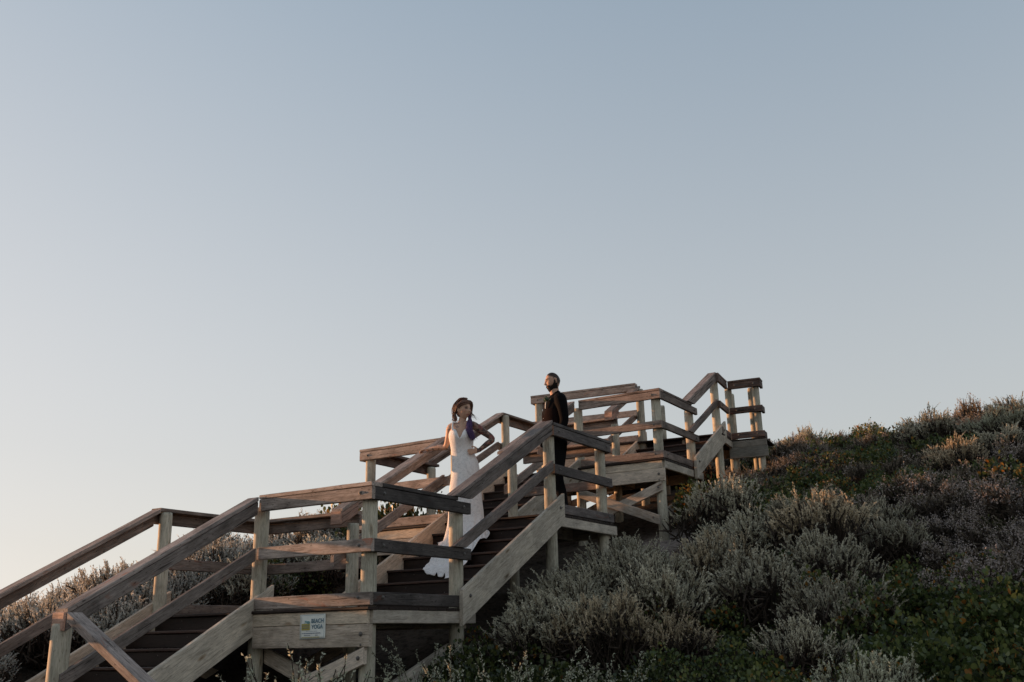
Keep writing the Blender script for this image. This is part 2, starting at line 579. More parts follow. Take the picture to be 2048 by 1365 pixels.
# ------------------------------------------------------------------ flights
def flight(sR, sL, tTop, zTop, n, going, rise, label, tintR=GREY, tintL=GREY, ends='post', kR=0.0, kL=0.0, rails=(True, True), rot=None, low_ext=0.10):
    """n risers up to tTop/zTop; sR and sL: outer faces of right and left stringer"""
    M0 = rot or Matrix.Identity(4)
    t1 = tTop - going * (n - 1)                       # first nosing
    zb = zTop - n * rise
    loc = M0 @ Vector(((sR + sL) / 2, t1, zb))
    root = thing('stair_flight', loc, label, 'stairs', 'flights of the timber stairway')
    m = rise / going
    xa, xb = sL + 0.045, sR - 0.045
    for k in range(1, n + 1):
        tn, zn = tTop - going * (n - k), zTop - (n - k) * rise
        # riser board
        ri = board('riser', root, (xa, tn + 0.022, zn - rise / 2 - 0.013), (xb, tn + 0.022, zn - rise / 2 - 0.013), 0.02, rise - 0.028, DECK, (0.85, 0.8, 0.78), M0=M0)
        for u in (0.28, 0.62, 0.86):
            for dz in (0.03, -0.035):
                if RNG.random() < 0.7:
                    bolt(ri, (xa + (xb - xa) * (u + RNG.uniform(-0.04, 0.04)), tn + 0.0115, zn - rise / 2 - 0.013 + dz), (0, -1, 0), 0.0045, M0=M0)
        if k < n:                                     # two tread boards, the front one is the nosing
            w = (going + 0.012) / 2
            board('tread', root, (xa, tn - 0.012 + w / 2, zn - 0.0125), (xb, tn - 0.012 + w / 2, zn - 0.0125), w - 0.004, 0.025, DECK, (2.2, 2.0, 1.9), M0=M0)  # lighter nosing: its highlight line is put into the tint
            board('tread', root, (xa, tn - 0.012 + 1.5 * w + 0.003, zn - 0.0125), (xb, tn - 0.012 + 1.5 * w + 0.003, zn - 0.0125), w - 0.006, 0.025, DECK, M0=M0)
    # stringers
    ta, tb = t1 - 0.18, tTop + 0.22
    f = lambda t: zTop + (t - tTop) * m
    for s, sg in ((sR - 0.0225, 1), (sL + 0.0225, -1)):
        hh = 0.29
        off = 0.118 - hh * math.sqrt(1 + m * m) / 2 + 0.0
        st = board('stringer', root, (s, ta, f(ta) + off), (s, tb, f(tb) + off), 0.043, hh, PINE, (1.0, 1.0, 0.98) if sg > 0 else (1.1, 1.0, 0.92), plumb=True, M0=M0)
        if sg > 0:
            for t in (ta + 0.12, tb - 0.1):
                bolt(st, (sR - 0.0005, t, f(t) + 0.0), (1, 0, 0), 0.019, M0=M0)
    return root, m, f, M0, t1


def stair_rail(root, m, f, M0, s, sg, ta, tb, tint, mid=True, endblock=False, seat=None):
    """sloping handrail: cap, board and mid rail on outer face s (sg=+1 board faces +x).
    seat: level of the lower landing when the rail is seat-cut to sit on that landing's side rail"""
    q = math.sqrt(1 + m * m)
    inn = -sg
    finv = lambda zz: tb + (zz - f(tb)) / m
    def piece(name, x, h, T_, H_, col, zseat):
        t0, cuts = ta, None
        if seat is not None:
            t0, cuts = finv(seat + zseat - h), (-1 / (m * m), 1.0)
        return board(name, root, (x, t0, f(t0) + h), (x, tb, f(tb) + h), T_, H_, HARD, col, plumb=True, M0=M0, cuts=cuts)
    lt = tuple(c * 1.28 for c in tint)  # lighter caps: bleached tops, plus sky sheen put into the tint
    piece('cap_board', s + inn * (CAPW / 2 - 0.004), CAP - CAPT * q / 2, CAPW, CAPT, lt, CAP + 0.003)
    h = (CAP - CAPT * q - 0.004 + RB) / 2 - 0.008
    piece('handrail_board', s + inn * BT_ / 2, h, BT_, (CAP - CAPT * q - 0.004 - RB) / q + 0.012, tint, CAP + 0.003)
    if mid:
        piece('mid_rail', s + inn * BT_ / 2, (MT + MB) / 2 + 0.01, BT_, (MT - MB) / q + 0.006, tint, MT + 0.003)
    if endblock:                                       # inner board closes the boxed lower end
        board('rail_packer', root, (s + inn * (CAPW - 0.028), ta, f(ta) + h0(m)), (s + inn * (CAPW - 0.028), ta + 0.25, f(ta + 0.25) + h0(m)), 0.045, 0.11, HARD, RED, plumb=True, M0=M0)
        board('end_block', root, (s + inn * 0.006, ta - 0.012, f(ta) + h0(m) + 0.01), (s + inn * (CAPW - 0.006), ta - 0.012, f(ta) + h0(m) + 0.01), 0.022, 0.135, HARD, (1.45, 1.05, 0.88), M0=M0)


def h0(m):
    return RB + 0.045


F1 = flight(-1.345, -2.80, -0.0 + 0.02, 0.0, 7, 0.272, 0.15, 'lowest wooden flight of stairs, running up from the bottom left corner')
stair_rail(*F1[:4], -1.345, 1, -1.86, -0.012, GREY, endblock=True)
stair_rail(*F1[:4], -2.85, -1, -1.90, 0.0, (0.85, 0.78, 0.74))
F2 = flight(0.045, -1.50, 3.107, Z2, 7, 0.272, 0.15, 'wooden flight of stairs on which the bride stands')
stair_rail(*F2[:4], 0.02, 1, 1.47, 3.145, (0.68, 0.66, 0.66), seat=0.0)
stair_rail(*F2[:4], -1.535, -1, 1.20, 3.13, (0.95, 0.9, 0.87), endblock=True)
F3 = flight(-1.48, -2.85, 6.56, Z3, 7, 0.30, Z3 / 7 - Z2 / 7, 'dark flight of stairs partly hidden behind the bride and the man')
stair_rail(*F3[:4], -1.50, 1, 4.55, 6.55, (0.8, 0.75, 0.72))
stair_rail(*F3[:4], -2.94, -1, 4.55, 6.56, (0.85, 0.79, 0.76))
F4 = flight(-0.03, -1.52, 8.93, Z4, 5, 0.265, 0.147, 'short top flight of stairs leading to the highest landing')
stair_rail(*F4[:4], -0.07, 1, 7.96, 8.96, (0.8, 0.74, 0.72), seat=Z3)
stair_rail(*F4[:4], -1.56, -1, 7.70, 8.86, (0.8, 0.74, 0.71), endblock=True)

# bottom landing and the flight that leaves it at a right angle towards the viewer
L0 = thing('timber_landing', (-2.1, -2.6, -1.9), 'low wooden landing at the foot of the stairs in the bottom left corner', 'landing', 'stair landings of the timber stairway')
M_0 = Matrix.Translation((-1.345, -3.2, -1.05))
deck(L0, -1.5, 0.1, 0.0, 1.55, 0.0, M_0)
for (x, y, top, r_) in ((-1.43, -1.83, -0.105, 0.078), (-2.75, -1.85, -0.12, 0.07), (-1.43, -3.1, -0.1, 0.07), (-2.75, -3.1, -0.1, 0.07)):
    post(L0, x, y, float(ground_z(x, y)) - 0.4, top, r_)
board('side_beam', L0, (-1.37, -3.15, -1.13), (-1.37, -1.7, -1.13), 0.045, 0.14, PINE)
board('rear_beam', L0, (-2.8, -1.66, -1.13), (-1.4, -1.66, -1.13), 0.045, 0.14, PINE)
rail_run(L0, (-2.85, -3.2), (-2.85, -1.9), (-1, 0), -1.05, None, (0.8, 0.74, 0.7))
rail_run(L0, (-2.85, -3.245), (-1.3, -3.245), (0, -1), -1.05, None, (0.9, 0.8, 0.75))
R0 = Matrix.Translation((-1.27, -1.79, 0)) @ Matrix.Rotation(-PI / 2, 4, 'Z') @ Matrix.Scale(-1, 4, (0, 1, 0))
R0 = Matrix.Translation((-1.18, -1.86, -1.05)) @ Matrix.Rotation(PI / 2, 4, 'Z')
F0 = flight(1.30, -0.06, 0.0, 0.0, 5, 0.275, 0.15, 'cut-off flight of stairs descending out of the bottom left of the picture', rot=Matrix.Translation((-1.22, -1.86, -1.05)) @ Matrix.Rotation(PI / 2, 4, 'Z') @ Matrix.Translation((-1.30, 0, 0)))
f0 = F0[2]
board('handrail_board', F0[0], (1.26, -1.7, f0(-1.7) + CAP - 0.04), (1.26, -0.03, f0(-0.03) + CAP - 0.04), 0.125, 0.062, HARD, (1.2, 1.15, 1.13), plumb=True, M0=F0[3])
board('mid_rail', F0[0], (1.23, -1.7, f0(-1.7) + 0.5), (1.23, -0.03, f0(-0.03) + 0.5), BT_, 0.1, HARD, (1.0, 0.95, 0.92), plumb=True, M0=F0[3])
for (t_, ) in ((-1.55,),):
    w = F0[3] @ Vector((1.19, t_, 0))
    post(F0[0], w.x, w.y, float(ground_z(w.x, w.y)) - 0.4, -1.05 + F0[2](t_) + RB)

# ------------------------------------------------------------------ the dune
def build_ground():
    def axis(lo, hi, a, b, fine, coarse):
        x = list(np.arange(lo, a, coarse)) + list(np.arange(a, b, fine)) + list(np.arange(b, hi + coarse, coarse))
        return np.array(x)
    xs = axis(-60, 60, -8, 10, 0.16, 2.0)
    ys = axis(-40, 90, -8, 17, 0.16, 2.0)
    X, Y = np.meshgrid(xs, ys)
    Z = ground_z(X, Y)
    near = (np.abs(X) < 12) & (Y > -9) & (Y < 18)
    rg = np.random.default_rng(3)
    Z = Z + near * rg.normal(0, 0.012, Z.shape)
    V = np.stack([X, Y, Z], -1).reshape(-1, 3)
    ny, nx = X.shape
    i = np.arange(ny - 1)[:, None] * nx + np.arange(nx - 1)[None]
    F = np.stack([i, i + 1, i + nx + 1, i + nx], -1).reshape(-1, 4)
    m, n, l, b = newmat('dune_sand')
    tc = n.new('ShaderNodeTexCoord')
    t1 = n.new('ShaderNodeTexNoise'); t1.inputs['Scale'].default_value = 1.3; t1.inputs['Detail'].default_value = 8
    t2 = n.new('ShaderNodeTexNoise'); t2.inputs['Scale'].default_value = 14; t2.inputs['Detail'].default_value = 6; t2.inputs['Roughness'].default_value = 0.7
    l.new(tc.outputs['Object'], t1.inputs['Vector']); l.new(tc.outputs['Object'], t2.inputs['Vector'])
    r0 = ramp(n, [(0.35, (0.045, 0.036, 0.028)), (0.65, (0.10, 0.08, 0.062))])       # leaf litter on grey sand
    l.new(t1.outputs[0], r0.inputs[0])
    rs = ramp(n, [(0.3, (0.20, 0.16, 0.135)), (0.65, (0.33, 0.275, 0.235))])           # bare blown sand
    l.new(t1.outputs[0], rs.inputs[0])
    vd = n.new('ShaderNodeVectorMath'); vd.operation = 'DISTANCE'
    vd.inputs[1].default_value = (0.75, 5.9, 0.75)
    l.new(tc.outputs['Object'], vd.inputs[0])
    ma = n.new('ShaderNodeMath'); ma.operation = 'MULTIPLY_ADD'; ma.inputs[1].default_value = 1.6
    l.new(t1.outputs[0], ma.inputs[0]); l.new(vd.outputs['Value'], ma.inputs[2])
    rm = ramp(n, [(0.0, (1, 1, 1)), (0.62, (1, 1, 1)), (0.78, (0, 0, 0))])
    mr = n.new('ShaderNodeMath'); mr.operation = 'DIVIDE'; mr.inputs[1].default_value = 3.6
    l.new(ma.outputs[0], mr.inputs[0]); l.new(mr.outputs[0], rm.inputs[0])
    r1 = n.new('ShaderNodeMix'); r1.data_type = 'RGBA'
    l.new(rm.outputs[0], r1.inputs[0]); l.new(r0.outputs[0], r1.inputs[6]); l.new(rs.outputs[0], r1.inputs[7])
    r2 = ramp(n, [(0.38, (0.35, 0.32, 0.3)), (0.52, (1, 1, 1))])
    l.new(t2.outputs[0], r2.inputs[0])
    l.new(mix(n, l, 'MULTIPLY', r1.outputs[2], r2.outputs[0], 0.9), b.inputs['Base Color'])
    b.inputs['Roughness'].default_value = 0.95
    b.inputs['Specular IOR Level'].default_value = 0.1
    bp = n.new('ShaderNodeBump'); bp.inputs['Strength'].default_value = 0.8; bp.inputs['Distance'].default_value = 0.05
    l.new(t2.outputs[0], bp.inputs['Height']); l.new(bp.outputs[0], b.inputs['Normal'])
    g = link('dune_ground', npmesh('dune_ground', V, F, True, [m]))
    return tag(g, kind='structure')


build_ground()
m_, n_, l_, b_ = newmat('sea_water')
b_.inputs['Base Color'].default_value = (0.02, 0.045, 0.06, 1)
b_.inputs['Roughness'].default_value = 0.18
tcw = n_.new('ShaderNodeTexCoord')
tw = n_.new('ShaderNodeTexNoise'); tw.inputs['Scale'].default_value = 0.35; tw.inputs['Detail'].default_value = 8
l_.new(tcw.outputs['Object'], tw.inputs['Vector'])
bw = n_.new('ShaderNodeBump'); bw.inputs['Strength'].default_value = 0.5; bw.inputs['Distance'].default_value = 0.4
l_.new(tw.outputs[0], bw.inputs['Height']); l_.new(bw.outputs[0], b_.inputs['Normal'])
tag(link('sea', pydata('sea', [(-4000, -4000, -8.5), (4000, -4000, -8.5), (4000, 4000, -8.5), (-4000, 4000, -8.5)], [(0, 1, 2, 3)]), None, m_), kind='structure')


# ------------------------------------------------------------------ the poster on the front beam
def text_mesh(txt, size):
    cu = bpy.data.curves.new('t', 'FONT')
    cu.body = txt
    cu.size = size
    cu.extrude = 0.0004
    cu.offset = 0.0005
    cu.align_x = 'LEFT'
    ob = bpy.data.objects.new('t', cu)
    COL.objects.link(ob)
    dg = bpy.context.evaluated_depsgraph_get()
    me = bpy.data.meshes.new_from_object(ob.evaluated_get(dg))
    bpy.data.objects.remove(ob)
    return me


PAPER = plain('laminated_paper', (0.80, 0.82, 0.76), 0.35, spec=0.4, var=0.06, vscale=18)
TEAL = plain('teal_print', (0.012, 0.11, 0.18), 0.5)
OCHRE = plain('ochre_print', (0.42, 0.36, 0.10), 0.5)
NAVY = plain('grey_blue_print', (0.10, 0.14, 0.22), 0.5)
PW, PH = 0.292, 0.206
PMat = Matrix.Translation((-0.622, -0.0055, -0.148)) @ Matrix.Rotation(PI / 2, 4, 'X') @ Matrix.Rotation(0.012, 4, 'Z')   # x right, y up, z towards the viewer
poster = thing('poster', PMat @ Vector((0, -PH / 2, 0)), 'small laminated beach yoga poster pinned to the pale front beam', 'poster')
v, f = [], []
nx = 8
for i in range(nx + 1):
    u = i / nx
    for j in range(nx + 1):
        w = j / nx
        v.append(((u - 0.5) * PW, (w - 0.5) * PH, 0.0012 * math.sin(3 * u + 2 * w) + 0.003 * max(0, u - 0.85) * 3 * w))
for i in range(nx):
    for j in range(nx):
        a = i * (nx + 1) + j
        f.append((a, a + nx + 1, a + nx + 2, a + 1))
sheet = link('sheet', pydata('sheet', v, f, True), poster, PAPER, PMat)
so_ = sheet.modifiers.new('t', 'SOLIDIFY'); so_.thickness = 0.0015


def print_box(x0, y0, x1, y1, mat, name='print_block', z=0.0055):
    me = pydata(name, [(x0, y0, z), (x1, y0, z), (x1, y1, z), (x0, y1, z)], [(0, 1, 2, 3)])
    return link(name, me, sheet, mat, PMat)


for txt, x, y, sx in (('BEACH', -0.012, 0.030, 1.0), ('YOGA', -0.008, -0.018, 1.0)):
    me = text_mesh(txt, 0.046)
    link('lettering', me, sheet, TEAL, PMat @ Matrix.Translation((x, y, 0.0055)) @ Matrix.Diagonal((0.98, 1.05, 1, 1)))
me = text_mesh('yoga', 0.034)
link('lettering', me, sheet, plain('teal_script', (0.03, 0.26, 0.30), 0.5), PMat @ Matrix.Translation((-0.088, 0.036, 0.0055)) @ Matrix(((0.95, 0.35, 0, 0), (0, 1, 0, 0), (0, 0, 1, 0), (0, 0, 0, 1))))
print_box(-0.122, -0.028, -0.026, 0.026, OCHRE)
for (x0, x1, y, h, mt) in ((-0.116, -0.034, 0.008, 0.006, NAVY), (-0.114, -0.034, -0.010, 0.006, NAVY), (-0.07, 0.06, -0.038, 0.0025, NAVY), (-0.115, 0.098, -0.054, 0.006, NAVY), (-0.09, -0.02, -0.071, 0.005, NAVY), (0.035, 0.07, -0.071, 0.005, NAVY), (-0.113, 0.085, -0.087, 0.006, OCHRE)):
    x = x0                                             # the small print is only legible as broken lines
    while x < x1:
        w = RNG.uniform(0.006, 0.016)
        print_box(x, y - h / 2, min(x + w, x1), y + h / 2, mt, 'small_print', 0.0062)
        x += w + RNG.uniform(0.002, 0.004)
for (x0, y0, x1, y1) in ((-0.134, -0.097, 0.134, -0.0955), (-0.134, 0.0935, 0.134, 0.095), (-0.134, -0.0955, -0.1325, 0.0935), (0.1325, -0.0955, 0.134, 0.0935)):
    print_box(x0, y0, x1, y1, TEAL, 'border_line')
SPOTS = {
    'heath': [(6.3, 11.7), (4.8, 9.0), (1.7, 14.3), (1.3, 10.2), (3.3, 11.2), (-1.6, 12.2), (-1.3, 13.9), (1.4, 15.1),
             (-1.6, 13.1), (0.7, 7.0), (4.6, 15.3), (3.6, 5.9), (4.8, 13.4), (-0.2, 15.4), (7.2, 11.0), (2.7, 12.1), (6.5, 6.8),
             (6.9, 6.4), (1.4, 8.8), (0.5, 10.6), (7.0, 6.0), (7.0, 9.6), (1.1, 14.1), (-1.1, 12.8), (5.7, 11.9), (1.9, 11.2),
             (0.4, 8.4), (8.6, 12.3), (5.4, 9.6), (5.0, 7.0), (0.7, 15.2), (3.7, 6.5), (2.6, 8.0), (5.0, 8.0), (6.1, 13.7),
             (7.7, 10.1), (-1.9, 12.6), (8.5, 13.9), (7.0, 13.3), (4.6, 10.4), (0.5, 13.8), (6.7, 15.5), (5.7, 10.6), (3.1, 14.2),
             (1.0, 12.3), (2.2, 8.7), (0.4, 9.2), (4.1, 15.0), (-2.5, 15.4), (6.1, 10.2), (7.8, 15.4), (8.1, 8.7), (0.6, 14.6),
             (6.7, 13.9), (5.3, 13.0), (-1.0, 10.9), (4.3, 8.2), (5.6, 15.5), (3.2, 6.6), (1.9, 7.3), (2.4, 14.0), (3.3, 8.9),
             (5.0, 9.9), (7.8, 14.5), (7.4, 6.9), (3.7, 14.6), (5.6, 14.5), (3.0, 9.3), (8.6, 14.7), (1.2, 10.9), (6.5, 9.4),
             (-1.4, 11.4), (4.8, 12.5), (-1.6, 15.2), (2.2, 11.9), (6.3, 6.3), (6.0, 7.2), (4.5, 14.0), (-0.7, 11.4), (9.0, 14.1),
             (2.5, 6.1), (-0.2, 13.2), (5.6, 12.4), (6.1, 12.4), (2.5, 14.6), (6.1, 8.7), (9.1, 14.9), (4.3, 13.2), (8.9, 13.5),
             (3.8, 11.6), (0.8, 8.1), (6.4, 8.3), (5.3, 14.0), (3.5, 10.7), (1.9, 14.8), (-0.4, 14.3), (1.9, 13.9), (1.4, 9.6),
             (6.5, 7.5), (2.5, 11.3), (7.9, 9.3), (2.9, 8.5), (-2.2, 14.7), (3.2, 11.9), (6.3, 14.3), (7.3, 14.7), (3.9, 7.0),
             (0.7, 11.1), (7.1, 11.6), (1.7, 9.1), (-1.8, 13.7), (5.3, 11.1), (6.6, 12.3), (6.7, 10.0), (6.7, 11.3), (0.6, 8.7),
             (0.9, 9.5), (1.2, 10.2), (0.5, 10.9), (0.8, 7.0), (0.4, 9.2), (0.7, 10.0)],
    'salt': [(-3.8, 3.7), (-2.2, 11.5), (6.2, 5.6), (3.6, 8.2), (4.1, 12.4), (-6.3, 4.4), (3.0, 12.7), (6.0, 3.5), (1.4, 13.2),
             (4.9, 14.6), (-4.2, -1.0), (2.0, 5.6), (-6.3, 0.1), (-5.0, 4.0), (5.8, 5.0), (3.0, 5.3), (-5.7, 5.8), (-5.8, 0.6),
             (-4.6, 6.0), (-4.5, 2.0), (-5.7, 5.2), (7.4, 12.2), (-4.8, 0.2), (-3.3, 3.6), (-3.8, 5.8), (1.7, 3.5), (-4.6, 5.2),
             (8.7, 15.5), (7.0, 5.2), (1.9, 1.8), (1.3, 5.2), (-4.9, 7.5), (-4.6, 7.1), (3.3, 4.4), (-4.2, 4.0), (-3.8, 2.4),
             (-6.1, 7.0), (-5.3, -0.2), (3.0, 10.2), (0.3, 12.7), (-2.6, 12.8), (2.6, 4.4), (-2.9, 13.1), (-5.2, 6.3), (6.8, 3.3),
             (-3.4, 7.8), (-2.9, 12.0), (-4.4, 7.7), (-6.4, 1.1), (-4.5, 6.6), (-5.3, 3.1), (-4.6, 4.4), (-3.8, 7.4),
             (-4.7, -0.5), (2.4, 2.8), (-4.2, 0.1), (0.4, 2.6), (-6.3, 3.0), (-6.6, 7.7), (-5.3, 7.2), (-4.0, 1.9), (8.2, 11.7),
             (4.0, 10.1), (-3.8, -0.2), (-5.3, 2.0), (6.8, 4.3), (-3.3, 6.3), (8.4, 10.7), (3.1, 1.6), (3.2, 2.5), (-3.7, 1.2),
             (0.5, 4.0), (-3.6, 0.7), (-4.4, 3.1), (-5.2, 0.7), (-3.6, 4.5), (-4.4, 0.8), (-6.5, 2.0), (-6.2, 5.1), (-4.3, 1.5),
             (-6.1, 2.5), (-3.7, 5.0), (-6.0, 1.6), (0.9, 6.3), (-6.3, 5.9), (-5.8, 3.7), (-3.3, 5.4), (-3.3, 1.9), (-5.8, 2.1),
             (-5.5, 1.2), (3.8, 0.6), (4.1, 8.9), (6.9, 2.6), (-3.6, 3.1), (-2.8, 11.3), (-6.5, 0.6), (-5.4, 4.5), (-3.7, -1.1),
             (-3.0, 14.3), (-3.3, 0.0), (-2.7, 10.8), (-3.4, -1.6), (-4.2, 4.8), (-6.4, 3.6), (-6.2, 6.5), (-3.9, 6.7),
             (-2.3, 12.1), (-4.3, 2.5), (-1.9, 10.9), (-3.4, 7.0), (-5.6, 7.9), (-4.9, 4.7), (-5.4, 2.5), (-6.6, 7.0),
             (-5.9, 7.5), (1.1, 2.2), (2.8, 3.6), (-4.8, 1.2), (-2.9, 13.8), (1.8, 4.4), (0.7, 1.7), (0.5, 2.3), (0.5, 3.0),
             (0.5, 3.8), (0.9, 1.6), (0.8, 2.2), (1.2, 2.9), (0.8, 3.3), (1.6, 2.2), (1.7, 3.5), (1.4, 1.6)],
    'leafy': [(8.5, 12.9), (6.3, 1.8), (4.4, 11.7), (3.6, 9.4), (4.6, 0.5), (5.8, 1.9), (4.1, -0.7), (1.6, 6.8), (2.7, 0.7),
             (6.7, 14.7), (0.2, 11.1), (2.6, 7.2), (3.4, 13.4), (3.4, 7.0), (6.7, 10.8), (5.3, 8.4), (4.8, 10.8), (5.1, 2.6),
             (1.1, 11.5), (7.5, 6.3), (4.3, 10.7), (-0.6, 12.1), (5.8, 11.2), (3.0, 0.0), (6.9, 8.0), (6.2, 0.9), (1.0, 9.2),
             (3.8, 13.9), (0.0, 13.9), (3.7, 3.1), (5.7, -0.1), (5.1, 1.7), (1.7, 8.2), (2.2, 6.6), (-0.8, 13.8), (1.0, 7.5),
             (-1.1, 15.2), (2.7, 15.0), (4.0, 7.5), (3.8, 1.8), (2.3, 10.7), (4.6, 1.6), (7.7, 13.2), (5.0, 1.2), (-0.8, 14.5),
             (8.0, 8.1), (1.7, 12.6), (4.5, 7.2), (2.0, 15.3), (4.7, -0.1), (0.0, 11.6), (-1.7, 14.4), (3.5, 1.1), (6.1, 7.8),
             (7.6, 13.7), (6.3, 12.8), (1.8, 10.4), (3.9, 0.1), (7.8, 11.2), (0.5, 11.7), (7.0, 10.4), (-2.1, 13.1), (2.4, 9.5),
             (1.8, 2.4), (4.1, 2.7), (5.5, 2.4), (6.9, 7.1), (1.9, 9.7), (4.2, 1.3), (2.1, 13.0), (4.2, 14.6), (5.8, 0.4),
             (-2.3, 13.8), (5.1, 0.6), (6.6, 1.3), (7.7, 10.7), (4.4, 9.6), (-0.2, 11.2), (5.6, 7.0), (3.1, 15.2), (7.8, 7.1),
             (-0.9, 13.3), (6.3, 0.2), (6.3, 2.4), (-0.5, 12.7), (5.7, 13.2), (3.1, 7.5), (5.0, 11.7), (7.0, 8.5), (4.5, 2.5),
             (3.3, 0.7), (0.3, 13.4), (4.7, 12.9), (7.4, 14.1), (3.9, 2.3), (8.2, 9.8), (2.9, 13.3), (5.5, 1.2), (1.6, 7.8),
             (5.4, 9.1), (7.4, 15.4), (5.9, 2.7), (7.4, 8.1), (2.3, 7.6), (-3.0, 15.1), (1.8, 6.2), (5.4, 7.8), (3.0, 5.9),
             (2.4, 1.4), (1.6, 11.8), (3.8, 3.7), (3.0, 8.0), (0.3, 2.0), (1.0, 3.6), (2.3, 12.4), (1.0, 9.8), (4.3, 2.0),
             (0.4, 0.3), (0.7, 8.9), (2.2, 10.2), (4.8, 7.6), (3.3, 3.1), (4.5, 11.2), (0.3, 7.6), (0.6, 8.2), (0.9, 8.8),
             (1.1, 7.5), (1.4, 8.6)],
    'dark': [(1.8, 0.5), (1.0, -0.4), (0.6, -0.1), (2.3, 0.1), (1.0, 1.2), (2.8, -0.6), (2.0, 1.1), (1.0, 0.4), (2.1, -0.9),
             (0.4, 0.8), (0.5, 1.5), (1.6, -1.0), (0.5, -0.7), (1.6, -0.3), (0.6, 3.4), (1.2, 4.0), (2.2, 4.9), (0.3, 7.7),
             (1.4, 2.7), (1.1, 3.1), (2.5, 2.2), (4.8, 2.0), (2.8, 10.8), (2.2, 3.9), (1.3, 0.1), (4.5, 5.2), (4.3, 6.7),
             (3.8, 11.0), (1.5, 1.3), (1.4, 0.7), (0.3, 7.3), (0.6, 1.0), (0.9, 0.9), (0.8, 0.3), (1.2, 0.5)],
    'flower': [(4.7, 3.0), (4.5, 4.0), (4.4, 4.7), (5.0, 3.5), (5.6, 4.2), (5.0, 5.3), (5.3, 3.1), (5.2, 5.9), (4.4, 6.2),
             (3.8, 5.2), (4.2, 3.3), (4.9, 6.5), (5.0, 4.5), (4.3, 5.6), (5.7, 6.2), (4.0, 4.2)],
}
HANDS = [(0.72, 1.7), (0.45, 2.3), (0.48, 3.0), (0.5, 3.8), (0.9, 1.6), (0.85, 2.2), (1.2, 2.9), (0.75, 3.3), (1.6, 2.2), (1.7, 3.5), (1.35, 1.6), (0.6, 1.0), (0.95, 0.9), (0.8, 0.3), (1.2, 0.5), (0.35, 7.6), (0.6, 8.2), (0.95, 8.8), (0.6, 8.7), (1.1, 7.5), (0.9, 9.5), (1.2, 10.2), (0.5, 10.9), (0.8, 7.0), (1.4, 8.6), (0.4, 9.2), (0.7, 10.0)]
# ------------------------------------------------------------------ dune plants
def leafmat(name, cols, rough=0.7, trans=0.32, hue=0.12, spec=0.2):
    """leaf colours picked per leaf (face attribute lv), shifted a little per plant"""
    m, n, l, b = newmat(name)
    at_ = n.new('ShaderNodeAttribute'); at_.attribute_name = 'lv'
    k = len(cols)
    r = ramp(n, [(i / max(1, k - 1), c) for i, c in enumerate(cols)])
    l.new(at_.outputs['Fac'], r.inputs[0])
    oi = n.new('ShaderNodeObjectInfo')
    c = mix(n, l, 'MULTIPLY', r.outputs[0], oi.outputs['Color'], 1.0)
    l.new(c, b.inputs['Base Color'])
    b.inputs['Roughness'].default_value = rough
    b.inputs['Specular IOR Level'].default_value = spec
    tr = n.new('ShaderNodeBsdfTranslucent')
    l.new(c, tr.inputs['Color'])
    ms = n.new('ShaderNodeMixShader'); ms.inputs[0].default_value = trans
    l.new(b.outputs[0], ms.inputs[1]); l.new(tr.outputs[0], ms.inputs[2])
    l.new(ms.outputs[0], n['Material Output'].inputs['Surface'])
    return m


SALT = leafmat('saltbush_leaf', [(0.22, 0.175, 0.115), (0.43, 0.395, 0.29), (0.67, 0.63, 0.49), (0.85, 0.82, 0.68)], trans=0.42)
HEATH = leafmat('heath_leaf', [(0.10, 0.078, 0.05), (0.19, 0.155, 0.11), (0.31, 0.265, 0.205), (0.52, 0.44, 0.37)])
GREEN = leafmat('spoon_leaf_green', [(0.028, 0.040, 0.014), (0.05, 0.072, 0.022), (0.085, 0.112, 0.033), (0.17, 0.18, 0.055)], rough=0.42, spec=0.4)
AMBER = leafmat('spoon_leaf_amber', [(0.22, 0.075, 0.018), (0.30, 0.14, 0.03), (0.24, 0.16, 0.04)], rough=0.5, trans=0.35)
BLOOM = leafmat('dry_flower_head', [(0.30, 0.25, 0.22), (0.42, 0.36, 0.33), (0.50, 0.42, 0.39)], trans=0.3)
TWIG = plain('woody_twig', (0.040, 0.029, 0.021), 0.95, var=0.3)
STRAW = leafmat('dry_sedge', [(0.10, 0.06, 0.03), (0.20, 0.12, 0.065), (0.26, 0.18, 0.10)], trans=0.3)
REED = leafmat('green_reed', [(0.05, 0.055, 0.025), (0.09, 0.09, 0.04), (0.16, 0.13, 0.06)], trans=0.3)


def norm(a):
    return a / np.maximum(np.linalg.norm(a, axis=-1, keepdims=True), 1e-9)


def leaves(P, D, L, Wd, rg, shape=4, fold=0.0, droop=0.0):
    """blades at points P along unit directions D. returns V,F"""
    n = len(P)
    ref = norm(rg.normal(size=(n, 3)))
    S = norm(np.cross(D, ref))
    N = np.cross(S, D)
    L = L[:, None]; Wd = Wd[:, None]
    if shape == 4:
        pts = [P, P + D * L * 0.5 + S * Wd * 0.5 + N * L * fold, P + D * L - N * L * droop, P + D * L * 0.5 - S * Wd * 0.5 + N * L * fold]
    else:   # spoon: narrow foot, round end
        prof = [(0.0, 0.10), (0.45, 0.42), (0.8, 0.46), (1.0, 0.16), (1.0, -0.16), (0.8, -0.46), (0.45, -0.42)]
        pts = [P + D * L * u + S * Wd * w + N * L * fold * abs(w) for u, w in prof]
    V = np.stack(pts, 1).reshape(-1, 3)
    k = len(pts)
    F = np.arange(n * k).reshape(n, k)
    return V, F


